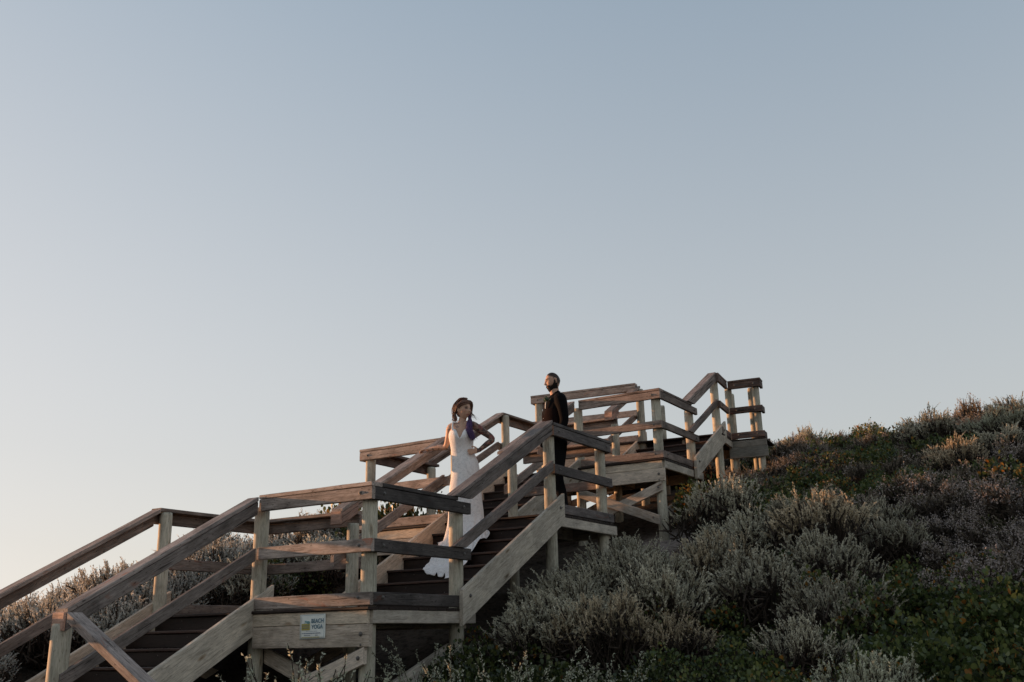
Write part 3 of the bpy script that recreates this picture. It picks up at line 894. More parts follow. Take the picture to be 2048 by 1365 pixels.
def tubes(A, B, r0, r1, sides=3, bend=None):
    """thin tapering twigs from A to B (n,3)"""
    n = len(A)
    D = norm(B - A)
    ref = np.where(np.abs(D[:, 2:3]) > 0.9, np.array([[1.0, 0, 0]]), np.array([[0, 0, 1.0]]))
    S = norm(np.cross(D, ref)); T = np.cross(S, D)
    rings = []
    mids = [(0.0, A), (0.5, (A + B) / 2 + (bend if bend is not None else 0)), (1.0, B)]
    for u, C in mids:
        r = np.asarray(r0 * (1 - u) + r1 * u).reshape(-1, 1)
        for k in range(sides):
            a = 2 * PI * k / sides
            rings.append(C + (S * math.cos(a) + T * math.sin(a)) * r)
    V = np.stack(rings, 1).reshape(-1, 3)
    F = []
    for j in range(2):
        for k in range(sides):
            F.append([j * sides + k, j * sides + (k + 1) % sides, (j + 1) * sides + (k + 1) % sides, (j + 1) * sides + k])
    F = (np.arange(n)[:, None, None] * (3 * sides) + np.array(F)[None]).reshape(-1, 4)
    return V, F


def leafmesh(name, V, F, mats, lv, idx=None):
    me = npmesh(name, V, F, False, mats, idx)
    a = me.attributes.new('lv', 'FLOAT', 'FACE')
    a.data.foreach_set('value', np.asarray(lv, np.float32))
    return me


def make_plume_bush(seed, n_plume, per, rad, hgt, leafL, leafW, mat, plumeL, upright=0.75, bloom=0.0, lv_tip=0.35, nc=7):
    rg = np.random.default_rng(seed)
    # clumpy dome: a handful of sub-clumps give an uneven outline
    ca = rg.uniform(0, 2 * PI, nc); crr = rad * np.sqrt(rg.uniform(0, 0.62, nc))
    C = np.stack([crr * np.cos(ca), crr * np.sin(ca)], 1)
    ch = hgt * rg.uniform(0.72, 1.0, nc) * (1 - 0.5 * (crr / rad) ** 2)
    cw = rad * rg.uniform(0.32, 0.55, nc) * (7 / nc) ** 0.45
    ci = rg.integers(0, nc, n_plume)
    a = rg.uniform(0, 2 * PI, n_plume); q = 0.88 * np.sqrt(rg.uniform(0, 1, n_plume))
    off = np.stack([q * np.cos(a), q * np.sin(a)], 1) * cw[ci][:, None]
    xy = C[ci] + off
    top = ch[ci] * np.sqrt(np.clip(1 - 0.72 * q ** 2, 0.05, 1)) * rg.uniform(0.78, 1.08, n_plume)
    tip = np.concatenate([xy, top[:, None]], 1)
    # plume axis: mostly up, leaning outward
    out = norm(np.concatenate([xy + 0.8 * off, np.full((n_plume, 1), rad * upright)], 1) + rg.normal(0, 0.10, (n_plume, 3)))
    pl = plumeL * rg.uniform(0.7, 1.25, n_plume)
    base = tip - out * pl[:, None]
    # leaves round each plume
    u = rg.uniform(0.0, 1.0, (n_plume, per)) ** 0.85
    ang = rg.uniform(0, 2 * PI, (n_plume, per))
    ref = norm(np.cross(out, np.array([[0.31, 0.83, 0.45]])))
    ref2 = np.cross(out, ref)
    rdir = ref[:, None] * np.cos(ang)[..., None] + ref2[:, None] * np.sin(ang)[..., None]
    curve = rg.normal(0, 0.03, (n_plume, 1, 3))
    P = base[:, None] + out[:, None] * (pl[:, None] * u)[..., None] + curve * (u ** 2)[..., None]
    D = norm(out[:, None] * rg.uniform(0.7, 1.3, (n_plume, per))[..., None] + rdir * rg.uniform(0.45, 1.0, (n_plume, per))[..., None])
    LL = leafL * rg.uniform(0.6, 1.3, (n_plume, per)) * (1.1 - 0.35 * u)
    V, F = leaves(P.reshape(-1, 3), D.reshape(-1, 3), LL.ravel(), (LL * leafW / leafL).ravel(), rg, 4, 0.1)
    pv = rg.uniform(0, 1, (n_plume, 1))
    lv = np.clip(0.25 + lv_tip * u + 0.30 * (pv - 0.5) + rg.normal(0, 0.14, u.shape), 0, 1).ravel()
    foli = leafmesh('foliage', V, F, [mat], lv)
    # twigs from a few crowns up to the plume bases and along the plumes
    root = np.concatenate([C[ci] * 0.45 + rg.normal(0, 0.03, (n_plume, 2)), rg.uniform(0.0, 0.08, (n_plume, 1))], 1)
    V1, F1_ = tubes(root, base, 0.006, 0.003, bend=np.concatenate([off * 0.25, np.zeros((n_plume, 1))], 1))
    V2, F2_ = tubes(base, tip, 0.003, 0.0012)
    # dead wood and shed-leaf tangle, added densely inside the bush to block light
    nt = 520
    ti = rg.integers(0, nc, nt)
    ta_ = rg.uniform(0, 2 * PI, nt); tq = np.sqrt(rg.uniform(0, 1, nt))
    txy = C[ti] + np.stack([tq * np.cos(ta_), tq * np.sin(ta_)], 1) * (cw[ti] * 0.9)[:, None]
    tz = ch[ti] * np.sqrt(np.clip(1 - 0.72 * tq ** 2, 0.05, 1)) * rg.uniform(0.1, 0.74, nt)
    TA = np.concatenate([txy, tz[:, None]], 1)
    TB = TA + norm(rg.normal(0, 0.6, (nt, 3)) + np.array([0, 0, 0.7])) * rg.uniform(0.08, 0.16, (nt, 1))
    V3, F3_ = tubes(TA, TB, 0.010, 0.005)
    stems = npmesh('stems', np.concatenate([V1, V2, V3]), np.concatenate([F1_, F2_ + len(V1), F3_ + len(V1) + len(V2)]), False, [TWIG])
    flo = None
    if bloom:
        k = int(n_plume * bloom)
        sel = rg.choice(n_plume, k, replace=False)
        m_ = 9
        Pb = (tip[sel][:, None] + rg.normal(0, 0.022, (k, m_, 3))).reshape(-1, 3)
        Db = norm(rg.normal(size=Pb.shape) + np.array([0, 0, 0.6]))
        Lb = np.full(len(Pb), 0.016) * rg.uniform(0.7, 1.3, len(Pb))
        Vb, Fb = leaves(Pb, Db, Lb, Lb * 0.9, rg, 4, 0.15)
        flo = leafmesh('flower_heads', Vb, Fb, [BLOOM], rg.uniform(0, 1, len(Fb)))
    return [('foliage', foli), ('stems', stems)] + ([('flower_heads', flo)] if flo else [])


def make_leafy_bush(seed, n, rad, hgt, leafL, amber=0.06):
    rg = np.random.default_rng(seed)
    nc = 9
    ca = rg.uniform(0, 2 * PI, nc); crr = rad * np.sqrt(rg.uniform(0, 0.9, nc))
    C = np.stack([crr * np.cos(ca), crr * np.sin(ca)], 1)
    ch = hgt * rg.uniform(0.5, 1.0, nc); cw = rad * rg.uniform(0.3, 0.5, nc)
    ci = rg.integers(0, nc, n)
    d = norm(rg.normal(size=(n, 3)) * np.array([1, 1, 0.9]) + np.array([0, 0, 0.45]))
    d[:, 2] = np.abs(d[:, 2])
    s = rg.uniform(0.55, 1.03, n) ** 0.6
    P = np.stack([C[ci, 0] + d[:, 0] * cw[ci] * s, C[ci, 1] + d[:, 1] * cw[ci] * s, 0.02 + d[:, 2] * ch[ci] * s], 1)
    # shoots: leaves gathered in rosettes
    g = rg.integers(0, n, n)
    near = rg.uniform(size=n) < 0.6
    P = np.where(near[:, None], P[g] + rg.normal(0, leafL * 0.7, (n, 3)), P)
    P[:, 2] = np.maximum(P[:, 2], 0.01)
    D = norm(d[np.where(near, g, np.arange(n))] * 0.8 + rg.normal(0, 0.55, (n, 3)) + np.array([0, 0, 0.25]))
    L = leafL * rg.uniform(0.55, 1.25, n)
    V, F = leaves(P, D, L, L * rg.uniform(0.75, 0.95, n), rg, 7, 0.12)
    isamb = rg.uniform(size=n) < amber * (0.25 + 3.0 * (rg.uniform(size=nc) < 0.28))[ci]
    me = leafmesh('foliage', V, F, [GREEN, AMBER], rg.uniform(0, 1, n), isamb.astype(int))
    k = 70
    A = np.concatenate([C[rg.integers(0, nc, k)] * 0.5, np.zeros((k, 1))], 1)
    B = P[rg.integers(0, n, k)]
    V1, F1_ = tubes(A, B, 0.007, 0.003)
    return [('foliage', me), ('stems', npmesh('stems', V1, F1_, False, [TWIG]))]


def make_sprig(seed, nst, hgt, leafL, spread):
    """open young plant: a few arching shoots with separate grey leaves"""
    rg = np.random.default_rng(seed)
    A, B, Ps, Ds, Ls = [], [], [], [], []
    for i in range(nst):
        a = rg.uniform(0, 2 * PI); lean = rg.uniform(0.1, spread)
        pts = []
        p = np.array([0.02 * math.cos(a), 0.02 * math.sin(a), 0.0]); d = norm(np.array([[lean * math.cos(a), lean * math.sin(a), 1.0]]))[0]
        H = hgt * rg.uniform(0.8, 1.08); st = 9
        for k in range(st):
            q = p + d * H / st
            A.append(p); B.append(q)
            for j in range(13 if k > 1 else 3):
                w = rg.uniform()
                pp = p + (q - p) * w
                Ps.append(pp)
                rd = norm(rg.normal(size=(1, 3)))[0]
                Ds.append(norm((d * 0.8 + rd * 0.85)[None])[0])
                Ls.append(leafL * rg.uniform(0.6, 1.2) * (1.0 if k < st - 2 else 0.7))
            p = q
            d = norm((d + rg.normal(0, 0.10, 3) + np.array([lean * math.cos(a), lean * math.sin(a), 0]) * 0.05)[None])[0]
            if 2 < k < 7 and rg.uniform() < 0.45:      # side shoot
                sd_ = norm((d + rg.normal(0, 0.6, 3))[None])[0]
                e = q + sd_ * H * 0.22
                A.append(q); B.append(e)
                for j in range(22):
                    w = rg.uniform() ** 0.7
                    Ps.append(q + (e - q) * w); Ds.append(norm((sd_ * 0.9 + norm(rg.normal(size=(1, 3)))[0] * 0.8)[None])[0]); Ls.append(leafL * rg.uniform(0.5, 1.0))
    Ps, Ds, Ls = np.array(Ps), np.array(Ds), np.array(Ls)
    V, F = leaves(Ps, Ds, Ls, Ls * 0.5, rg, 4, 0.12)
    me = leafmesh('foliage', V, F, [SALT], np.clip(rg.normal(0.62, 0.2, len(F)), 0, 1))
    V1, F1_ = tubes(np.array(A), np.array(B), 0.004, 0.003)
    return [('foliage', me), ('stems', npmesh('stems', V1, F1_, False, [TWIG]))]


def make_sedge(seed, n, length, mat, arch=0.9, width=0.007):
    """tussock of arching blades"""
    rg = np.random.default_rng(seed)
    seg = 7
    V, F, lv = [], [], []
    for i in range(n):
        a = rg.uniform(0, 2 * PI); L = length * rg.uniform(0.5, 1.1); el = rg.uniform(0.9, 1.5)
        p = np.array([rg.normal(0, 0.04), rg.normal(0, 0.04), 0.0])
        sd_ = np.array([-math.sin(a), math.cos(a), 0.0])
        bend = arch * rg.uniform(0.5, 1.5)
        b0 = len(V)
        for k in range(seg + 1):
            u = k / seg
            w = width * (1 - u ** 1.6) + 0.0006
            V += [p - sd_ * w / 2, p + sd_ * w / 2]
            e = el - bend * u * 1.6
            p = p + np.array([math.cos(a) * math.cos(e), math.sin(a) * math.cos(e), math.sin(e)]) * L / seg
        for k in range(seg):
            F.append([b0 + 2 * k, b0 + 2 * k + 1, b0 + 2 * k + 3, b0 + 2 * k + 2]); lv.append(rg.uniform())
    return [('blades', leafmesh('blades', np.array(V), np.array(F), [mat], lv))]


PROTO = {
    'salt': [make_plume_bush(20 + i, 620, 42, 0.54, 0.70, 0.018, 0.0085, SALT, 0.105, upright=1.3, nc=13) for i in range(4)],
    'heath': [make_plume_bush(40 + i, 420, 38, 0.50, 0.58, 0.018, 0.009, HEATH, 0.12, upright=0.8, nc=11, bloom=0.30 if i == 1 else 0.06) for i in range(3)],
    'flower': [make_plume_bush(60 + i, 220, 40, 0.55, 0.60, 0.020, 0.010, HEATH, 0.2, upright=0.5, bloom=0.85) for i in range(2)],
    'leafy': [make_leafy_bush(70 + i, 2900, 0.60, 0.50, 0.037, 0.05 + 0.05 * i) for i in range(3)],
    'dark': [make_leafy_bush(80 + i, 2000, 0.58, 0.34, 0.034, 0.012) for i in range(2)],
    'sprig': [make_sprig(90 + i, 9, 0.95, 0.034, 0.42) for i in range(4)],
    'sedge': [make_sedge(100, 26, 0.8, STRAW, 1.1), make_sedge(101, 22, 0.7, REED, 0.7, 0.006)],
}
KIND = {'salt': ('saltbush', 'bush'), 'heath': ('heath_bush', 'bush'), 'flower': ('flowering_bush', 'bush'), 'leafy': ('spoon_leaf_shrub', 'shrub'),
        'dark': ('low_green_shrub', 'shrub'), 'sprig': ('saltbush_seedling', 'plant'), 'sedge': ('sedge_tussock', 'sedge')}


def plant(kind, x, y, sc=1.0, label=None, group=None, var=None, tint=(1, 1, 1), sz=None, sink=0.04, tilt=0.0):
    name, cat = KIND[kind]
    z = float(ground_z(x, y)) - sink
    root = thing(name, (x, y, z), label, cat, group)
    rz = RNG.uniform(0, 2 * PI)
    v = PROTO[kind][RNG.randrange(len(PROTO[kind])) if var is None else var]
    M = Matrix.Translation((x, y, z)) @ Matrix.Rotation(tilt, 4, 'Y') @ Matrix.Rotation(rz, 4, 'Z') @ Matrix.Diagonal((sc, sc, sz or sc, 1))
    for nm, me in v:
        j = RNG.uniform(0.86, 1.14)
        ch_o = link(nm, me, root, None, M, (tint[0] * j, tint[1] * j, tint[2] * j))
        if nm == 'flower_heads': ch_o['kind'] = 'stuff'
    return root


ORD = ['first', 'second', 'third', 'fourth', 'fifth', 'sixth', 'seventh', 'eighth', 'ninth', 'tenth', 'eleventh', 'twelfth', 'thirteenth', 'fourteenth', 'fifteenth']
LOOK = {'salt': 'grey-green saltbush', 'heath': 'brownish heath bush', 'flower': 'pale flowering heath bush',
        'leafy': 'dark green amber-leaved shrub', 'dark': 'low green shrub darkened for shade'}
GROUP = {'salt': 'saltbushes on the dune', 'heath': 'heath bushes on the dune', 'flower': 'flowering heath bushes',
         'leafy': 'amber-leaved shrubs', 'dark': 'low shaded shrubs'}


def seen(x, y, z):
    d = Vector((x, y, z)) - CAM
    w = d.dot(fw)
    return d.dot(rr) / w, d.dot(ur) / w, w


BIG = {(round(a, 1), round(b, 1)) for a, b in HANDS}
zones = {}
for kind, spots in SPOTS.items():
    for (x, y) in spots:
        zn = 'left of the stairs' if x < -2.5 else ('beside the stairs' if x < 2.0 and y < 8 else ('near the dune crest' if y > 9.0 else 'on the right slope'))
        zones.setdefault((kind, zn), []).append((x, y))
for (kind, zn), spots in zones.items():
    rec = sorted(((seen(x, y, float(ground_z(x, y)) + 0.4), x, y) for x, y in spots), key=lambda r: r[0][2])
    nrow = max(1, math.ceil(len(rec) / 9))
    per_ = math.ceil(len(rec) / nrow)
    for ri in range(nrow):
        row = sorted(rec[ri * per_:(ri + 1) * per_], key=lambda r: r[0][0])
        for ci_, (pq, x, y) in enumerate(row):
            left = x < -2.5
            tint = (1, 1, 1) if kind != 'dark' else (0.62, 0.62, 0.62)  # dark shrubs fill gaps; shade between bushes is put into their tint
            if kind == 'salt':
                w = RNG.random()
                tint = (1.0, 1.0, 1.0) if w < 0.8 else ((1.06, 0.96, 0.88) if w < 0.92 else (0.88, 0.93, 0.9))
                if left: tint = (1.0, 1.06, 1.25)  # bluish tint on the left bushes offsets the warm sunlight
            rowtxt = '' if nrow == 1 else ', %s row' % ORD[ri]
            col = '' if len(row) == 1 else ', %s from the left' % ORD[min(ci_, 14)]
            lab = '%s %s%s%s' % (LOOK[kind], zn, rowtxt, col)
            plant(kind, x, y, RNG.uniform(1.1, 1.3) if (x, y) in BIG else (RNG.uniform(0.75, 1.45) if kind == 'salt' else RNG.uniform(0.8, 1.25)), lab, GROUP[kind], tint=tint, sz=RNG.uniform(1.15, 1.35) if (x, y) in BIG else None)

# young grey plants in front of and under the nearest landing
SPR = [(-0.48, -0.62, 1.12, 'left-hand'), (-0.16, -0.66, 1.28, 'tall'), (0.10, -0.60, 1.16, 'middle'), (0.30, -0.52, 0.95, 'short'), (0.30, 0.32, 0.88, 'slender'), (0.42, 0.10, 0.73, 'bushy'),
       (1.25, -0.30, 0.98, 'nearest right'), (1.50, -0.34, 0.90, 'leaning'), (1.68, -0.05, 0.88, 'pale'), (2.06, 0.32, 0.77, 'lone'), (-0.75, -0.5, 0.77, 'leftmost')]
WHERE = {'left-hand': 'below the poster, left of its tallest neighbour', 'tall': 'rising in front of the beam just under the poster', 'middle': 'under the front beam beside the brace',
         'short': 'at the foot of the front corner post', 'slender': 'standing in the dark under the landing side beam', 'bushy': 'right behind the front corner post',
         'nearest right': 'at the bottom edge below the rear post of the landing', 'leaning': 'at the bottom edge between two others', 'pale': 'at the bottom edge beside the dark undergrowth',
         'lone': 'standing alone in the dark gap between saltbushes', 'leftmost': 'against the lowest stringer left of the poster'}
for i, (x, y, h, nm) in enumerate(SPR):
    plant('sprig', x, y, h, 'grey-leaved young plant ' + WHERE[nm], 'young plants by the nearest landing', var=i % 4, tint=(0.8, 0.86, 0.82))
SED = [(0.30, 4.78, 0, 1.25, 'dry brown sedge beside the landing where the man stands'), (0.55, 5.1, 0, 0.9, 'dry brown sedge on the edge of the sand patch'),
       (0.55, 7.5, 0, 1.0, 'dry arching sedge below the short top flight'), (0.95, 7.8, 0, 0.9, 'dry arching sedge among the shrubs near the top flight'),
       (-3.9, 0.45, 1, 1.35, 'thin green reeds left of the lowest flight'), (-3.6, 0.75, 1, 1.2, 'thin green reeds behind the left post of the nearest landing'),
       (-3.6, 2.55, 1, 1.2, 'thin reeds above the bushes behind the nearest landing'), (-4.3, -0.3, 1, 1.2, 'thin green reeds at the far left'),
       (3.2, 7.6, 0, 0.8, 'dry orange sedge arching over the green shrubs on the slope')]
for x, y, v, sc, lab in SED:
    plant('sedge', x, y, sc, lab, None, var=v)
for (x, y, v, sz, lab) in ((-3.15, 4.75, 2, 2.2, 'dark green amber-leaved shrub left of the bride, behind the railings'), (-3.55, 4.45, 2, 2.2, 'dark green amber-leaved shrub behind the railing of the second landing'),
                           (-3.4, 2.3, 0, 1.1, 'dark green amber-leaved shrub behind the nearest landing')):
    plant('leafy', x, y, 1.25, lab, 'amber-leaved shrubs', var=v, sz=sz)
for (x, y, lab) in ((-3.3, 1.75, 'silvery saltbush seen through the rails behind the nearest landing'), (-3.25, 2.75, 'silvery saltbush close behind the nearest landing, right one')):
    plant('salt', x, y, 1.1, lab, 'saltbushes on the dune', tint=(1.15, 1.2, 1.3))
for (x, y, sz, lab) in ((0.65, 10.85, 1.45, 'twiggy bush against the sky right beside the topmost landing'), (1.05, 10.95, 1.15, 'lower twiggy bush one step right of the topmost landing'),
                        (3.4, 12.3, 1.75, 'tallest twiggy bush on the crest near the right edge'), (2.95, 12.15, 1.3, 'bumpy bush on the crest just left of the tallest one')):
    plant('heath', x, y, 1.05, lab, 'heath bushes on the dune', var=0, sz=sz, tint=(1.1, 1.1, 1.1))

for (x, y, lab) in ((0.48, 3.35, 'low saltbush tucked under the right side of the middle landing'), (0.55, 4.05, 'low saltbush at the rear corner of the middle landing')):
    plant('salt', x, y, 0.85, lab, 'saltbushes on the dune')
# ------------------------------------------------------------------ people
def figure_frame(p):
    """local X = right in the picture, Y = away from the viewer, Z up, origin at the feet"""
    M = Matrix.Identity(4)
    for i in range(3):
        M[i][0], M[i][1], M[i][2], M[i][3] = rt[i], fh[i], up[i], p[i]
    return M


def loft(pts, radii, side=(1, 0, 0), n=16, dome=True):
    """closed tube through pts; radii (along side, across side) per point"""
    pts = [Vector(p) for p in pts]
    V, F = [], []
    sd_ = Vector(side)
    rows = []
    P, R = list(pts), [tuple(r) if isinstance(r, (tuple, list)) else (r, r) for r in radii]
    if dome:
        d0 = (P[0] - P[1]).normalized(); d1 = (P[-1] - P[-2]).normalized()
        m0, m1 = min(R[0]), min(R[-1])
        P = [P[0] + d0 * m0 * 0.8, P[0] + d0 * m0 * 0.5] + P + [P[-1] + d1 * m1 * 0.5, P[-1] + d1 * m1 * 0.8]
        R = [(R[0][0] * 0.3, R[0][1] * 0.3), (R[0][0] * 0.8, R[0][1] * 0.8)] + R + [(R[-1][0] * 0.8, R[-1][1] * 0.8), (R[-1][0] * 0.3, R[-1][1] * 0.3)]
    for i, p in enumerate(P):
        d = (P[min(i + 1, len(P) - 1)] - P[max(i - 1, 0)]).normalized()
        a = (sd_ - d * sd_.dot(d))
        if a.length < 1e-3: a = d.orthogonal()
        a.normalize()
        b = d.cross(a)
        for k in range(n):
            t = 2 * PI * k / n
            V.append(tuple(p + a * (R[i][0] * math.cos(t)) + b * (R[i][1] * math.sin(t))))
    m = len(P)
    for i in range(m - 1):
        for k in range(n):
            q, w = i * n + k, i * n + (k + 1) % n
            F.append((q, w, w + n, q + n))
    F.append(tuple(range(n - 1, -1, -1)))
    F.append(tuple((m - 1) * n + k for k in range(n)))
    return V, F


def smooth_path(pts, radii, sub=4):
    """Catmull-Rom resample of a limb"""
    P = [Vector(p) for p in pts]
    R = [Vector((*r,)) if isinstance(r, (tuple, list)) else Vector((r, r)) for r in radii]
    out, ro = [], []
    for i in range(len(P) - 1):
        for a, o in ((P, out), (R, ro)):
            p0, p1, p2, p3 = a[max(i - 1, 0)], a[i], a[i + 1], a[min(i + 2, len(a) - 1)]
            for s in range(sub):
                t = s / sub
                o.append(0.5 * ((2 * p1) + (p2 - p0) * t + (2 * p0 - 5 * p1 + 4 * p2 - p3) * t * t + (3 * p1 - p0 - 3 * p2 + p3) * t ** 3))
    out.append(P[-1]); ro.append(R[-1])
    return out, [tuple(r) for r in ro]


def limb(pts, radii, side=(0, 1, 0), n=14):
    p, r = smooth_path(pts, radii)
    return loft(p, r, side, n)


def head_mesh(M, fem=False, n=56, m=44):
    """displaced sphere: skull, jaw, brow, sockets, nose, lips, chin, ears. local: face towards -y, z up, centre of skull"""
    V, F = [], []
    rx, ry, rz = (0.071, 0.092, 0.112) if fem else (0.077, 0.098, 0.118)
    g = lambda a, s: math.exp(-(a / s) ** 2)
    for i in range(m + 1):
        th = PI * i / m
        for k in range(n):
            ph = 2 * PI * k / n
            x, y, z = math.sin(th) * math.sin(ph), -math.sin(th) * math.cos(ph), math.cos(th)
            lo = max(0.0, -z)
            X = rx * x * (1 - (0.34 if fem else 0.22) * lo ** 1.6)
            Y = ry * y
            Z = rz * z
            if y > 0:                       # back of the skull sits high, nape tucks in
                Y *= 1 - 0.35 * lo
            else:
                fr = -y
                Y *= 1 - 0.10 * fr          # flatter face
                w = fr ** 2
                Y += -w * (0.024 if fem else 0.030) * g(X, 0.0115) * (g(Z + 0.024, 0.015) + 0.62 * g(Z - 0.002, 0.020))           # nose
                Y += -w * (0.005 if fem else 0.008) * g(Z - 0.033, 0.011)                                                         # brow
                Y += w * 0.011 * (g(X - 0.031, 0.016) + g(X + 0.031, 0.016)) * g(Z - 0.012, 0.013)             # sockets
                Y += -w * 0.010 * g(X, 0.022) * (g(Z + 0.053, 0.006) + g(Z + 0.067, 0.007))                   # lips
                Y += w * 0.004 * g(Z + 0.061, 0.003) * g(X, 0.022)
                Y += -w * (0.010 if fem else 0.014) * g(X, 0.026) * g(Z + 0.096, 0.016)                       # chin
                Y += -w * 0.006 * (g(X - 0.045, 0.02) + g(X + 0.045, 0.02)) * g(Z + 0.02, 0.025)              # cheeks
            V.append(tuple(M @ Vector((X, Y, Z))))
    for i in range(m):
        for k in range(n):
            a, b = i * n + k, i * n + (k + 1) % n
            F.append((a, b, b + n, a + n))
    parts = [(V, F)]
    for sx in (-1, 1):                      # ears
        pts = [M @ Vector((sx * (rx - 0.004), 0.012, -0.034)), M @ Vector((sx * (rx + 0.008), 0.018, -0.012)), M @ Vector((sx * (rx + 0.011), 0.022, 0.014)), M @ Vector((sx * (rx + 0.002), 0.010, 0.028))]
        parts.append(loft(pts, [(0.007, 0.008), (0.007, 0.014), (0.007, 0.016), (0.006, 0.010)], M.to_3x3() @ Vector((1, 0, 0)), 10))
    return parts


def fuse(name, parts, voxel, smooth=3):
    V, F = [], []
    for v, f in parts:
        o = len(V)
        V += [tuple(p) for p in v]
        F += [tuple(i + o for i in q) for q in f]
    me = bpy.data.meshes.new(name + '_raw')
    me.from_pydata(V, [], F)
    bm = bmesh.new(); bm.from_mesh(me); bmesh.ops.remove_doubles(bm, verts=bm.verts, dist=1e-6)
    bmesh.ops.recalc_face_normals(bm, faces=bm.faces); bm.to_mesh(me); bm.free()
    ob = bpy.data.objects.new(name + '_raw', me)
    COL.objects.link(ob)
    r = ob.modifiers.new('r', 'REMESH'); r.mode = 'VOXEL'; r.voxel_size = voxel; r.use_smooth_shade = True
    if smooth:
        s = ob.modifiers.new('s', 'SMOOTH'); s.iterations = smooth; s.factor = 0.5
    dg = bpy.context.evaluated_depsgraph_get()
    out = bpy.data.meshes.new_from_object(ob.evaluated_get(dg))
    out.name = name
    bpy.data.objects.remove(ob)
    bpy.data.meshes.remove(me)
    out.polygons.foreach_set('use_smooth', [True] * len(out.polygons))
    return out


def hand(wrist, d, palm_n, thumb_side, curl=0.5, s=1.0, spread=0.12):
    """wrist point, direction of the hand, palm normal (towards what it touches), unit side where the thumb leaves"""
    w, d, pn, ts = Vector(wrist), Vector(d).normalized(), Vector(palm_n).normalized(), Vector(thumb_side)
    ts = (ts - d * ts.dot(d)).normalized()
    pn = (pn - d * pn.dot(d) - ts * pn.dot(ts)).normalized()
    parts = [loft([w - d * 0.02, w + d * 0.02 * s, w + d * 0.055 * s, w + d * 0.085 * s], [(0.022 * s, 0.017 * s), (0.030 * s, 0.014 * s), (0.038 * s, 0.013 * s), (0.037 * s, 0.010 * s)], ts, 12)]
    for i, (o, L) in enumerate(((0.029, 0.070), (0.010, 0.078), (-0.010, 0.073), (-0.028, 0.058))):
        b = w + d * 0.075 * s + ts * o * s
        dd = (d + ts * (o * spread * 30 / 3)).normalized()
        c1 = curl * 0.6; c2 = curl * 1.3; c3 = curl * 1.9
        q = [b]
        for c, f in ((c1, 0.45), (c2, 0.32), (c3, 0.23)):
            q.append(q[-1] + (dd * math.cos(c) + pn * math.sin(c)) * L * f * s)
        parts.append(loft([b - dd * 0.02] + q, [0.0095 * s, 0.0095 * s, 0.009 * s, 0.0082 * s, 0.007 * s], ts, 8))
    b = w + d * 0.02 * s + ts * 0.026 * s
    td = (d * 0.65 + ts * 0.75).normalized()
    q1 = b + td * 0.036 * s
    q2 = q1 + (td * 0.6 + d * 0.5 + pn * 0.4).normalized() * 0.028 * s
    q3 = q2 + (d * 0.6 + pn * 0.6).normalized() * 0.022 * s
    parts.append(loft([b - td * 0.012, b, q1, q2, q3], [0.012 * s, 0.0125 * s, 0.0105 * s, 0.0095 * s, 0.008 * s], pn, 8))
    return parts


def verts(me):
    a = np.empty(len(me.vertices) * 3, np.float32)
    me.vertices.foreach_get('co', a)
    return a.reshape(-1, 3)


def set_col(me, C):
    at_ = me.color_attributes.new('skin', 'FLOAT_COLOR', 'POINT')
    at_.data.foreach_set('color', np.concatenate([C, np.ones((len(C), 1))], 1).astype(np.float32).ravel())


def skinmat():
    m, n, l, b = newmat('skin')
    v = n.new('ShaderNodeVertexColor'); v.layer_name = 'skin'
    tc = n.new('ShaderNodeTexCoord')
    t = n.new('ShaderNodeTexNoise'); t.inputs['Scale'].default_value = 60; t.inputs['Detail'].default_value = 4
    l.new(tc.outputs['Object'], t.inputs['Vector'])
    r = ramp(n, [(0.3, (0.88, 0.86, 0.85)), (0.7, (1.08, 1.08, 1.08))])
    l.new(t.outputs[0], r.inputs[0])
    l.new(mix(n, l, 'MULTIPLY', v.outputs[0], r.outputs[0], 1.0), b.inputs['Base Color'])
    b.inputs['Roughness'].default_value = 0.5
    b.inputs['Specular IOR Level'].default_value = 0.18
    b.inputs['Subsurface Weight'].default_value = 0.08
    b.inputs['Subsurface Radius'].default_value = (0.012, 0.005, 0.003)
    b.inputs['Subsurface Scale'].default_value = 0.5
    return m


SKIN = skinmat()


def cloth(name, col, scale=220, bump=0.3, var=0.12, rough=0.85, big=0.0):
    m, n, l, b = newmat(name)
    tc = n.new('ShaderNodeTexCoord')
    vo = n.new('ShaderNodeTexVoronoi'); vo.inputs['Scale'].default_value = scale
    l.new(tc.outputs['Object'], vo.inputs['Vector'])
    t = n.new('ShaderNodeTexNoise'); t.inputs['Scale'].default_value = 34; t.inputs['Detail'].default_value = 6; t.inputs['Roughness'].default_value = 0.7
    l.new(tc.outputs['Object'], t.inputs['Vector'])
    r = ramp(n, [(0.36, (1 - var * 2.2,) * 3), (0.5, (1,) * 3), (0.7, (1 + var,) * 3)])
    l.new(t.outputs[0], r.inputs[0])
    r2 = ramp(n, [(0.0, (1 + var,) * 3), (0.7, (1 - var,) * 3)])
    l.new(vo.outputs['Distance'], r2.inputs[0])
    c = mix(n, l, 'MULTIPLY', col, r.outputs[0], 1.0)
    c = mix(n, l, 'MULTIPLY', c, r2.outputs[0], 1.0)
    l.new(c, b.inputs['Base Color'])
    b.inputs['Roughness'].default_value = rough
    b.inputs['Specular IOR Level'].default_value = 0.04
    b.inputs['Sheen Weight'].default_value = 0.0
    bp = n.new('ShaderNodeBump'); bp.inputs['Strength'].default_value = bump; bp.inputs['Distance'].default_value = 0.006
    ad = n.new('ShaderNodeMath'); ad.operation = 'ADD'
    l.new(t.outputs[0], ad.inputs[0]); l.new(vo.outputs['Distance'], ad.inputs[1])
    l.new(ad.outputs[0], bp.inputs['Height']); l.new(bp.outputs[0], b.inputs['Normal'])
    return m


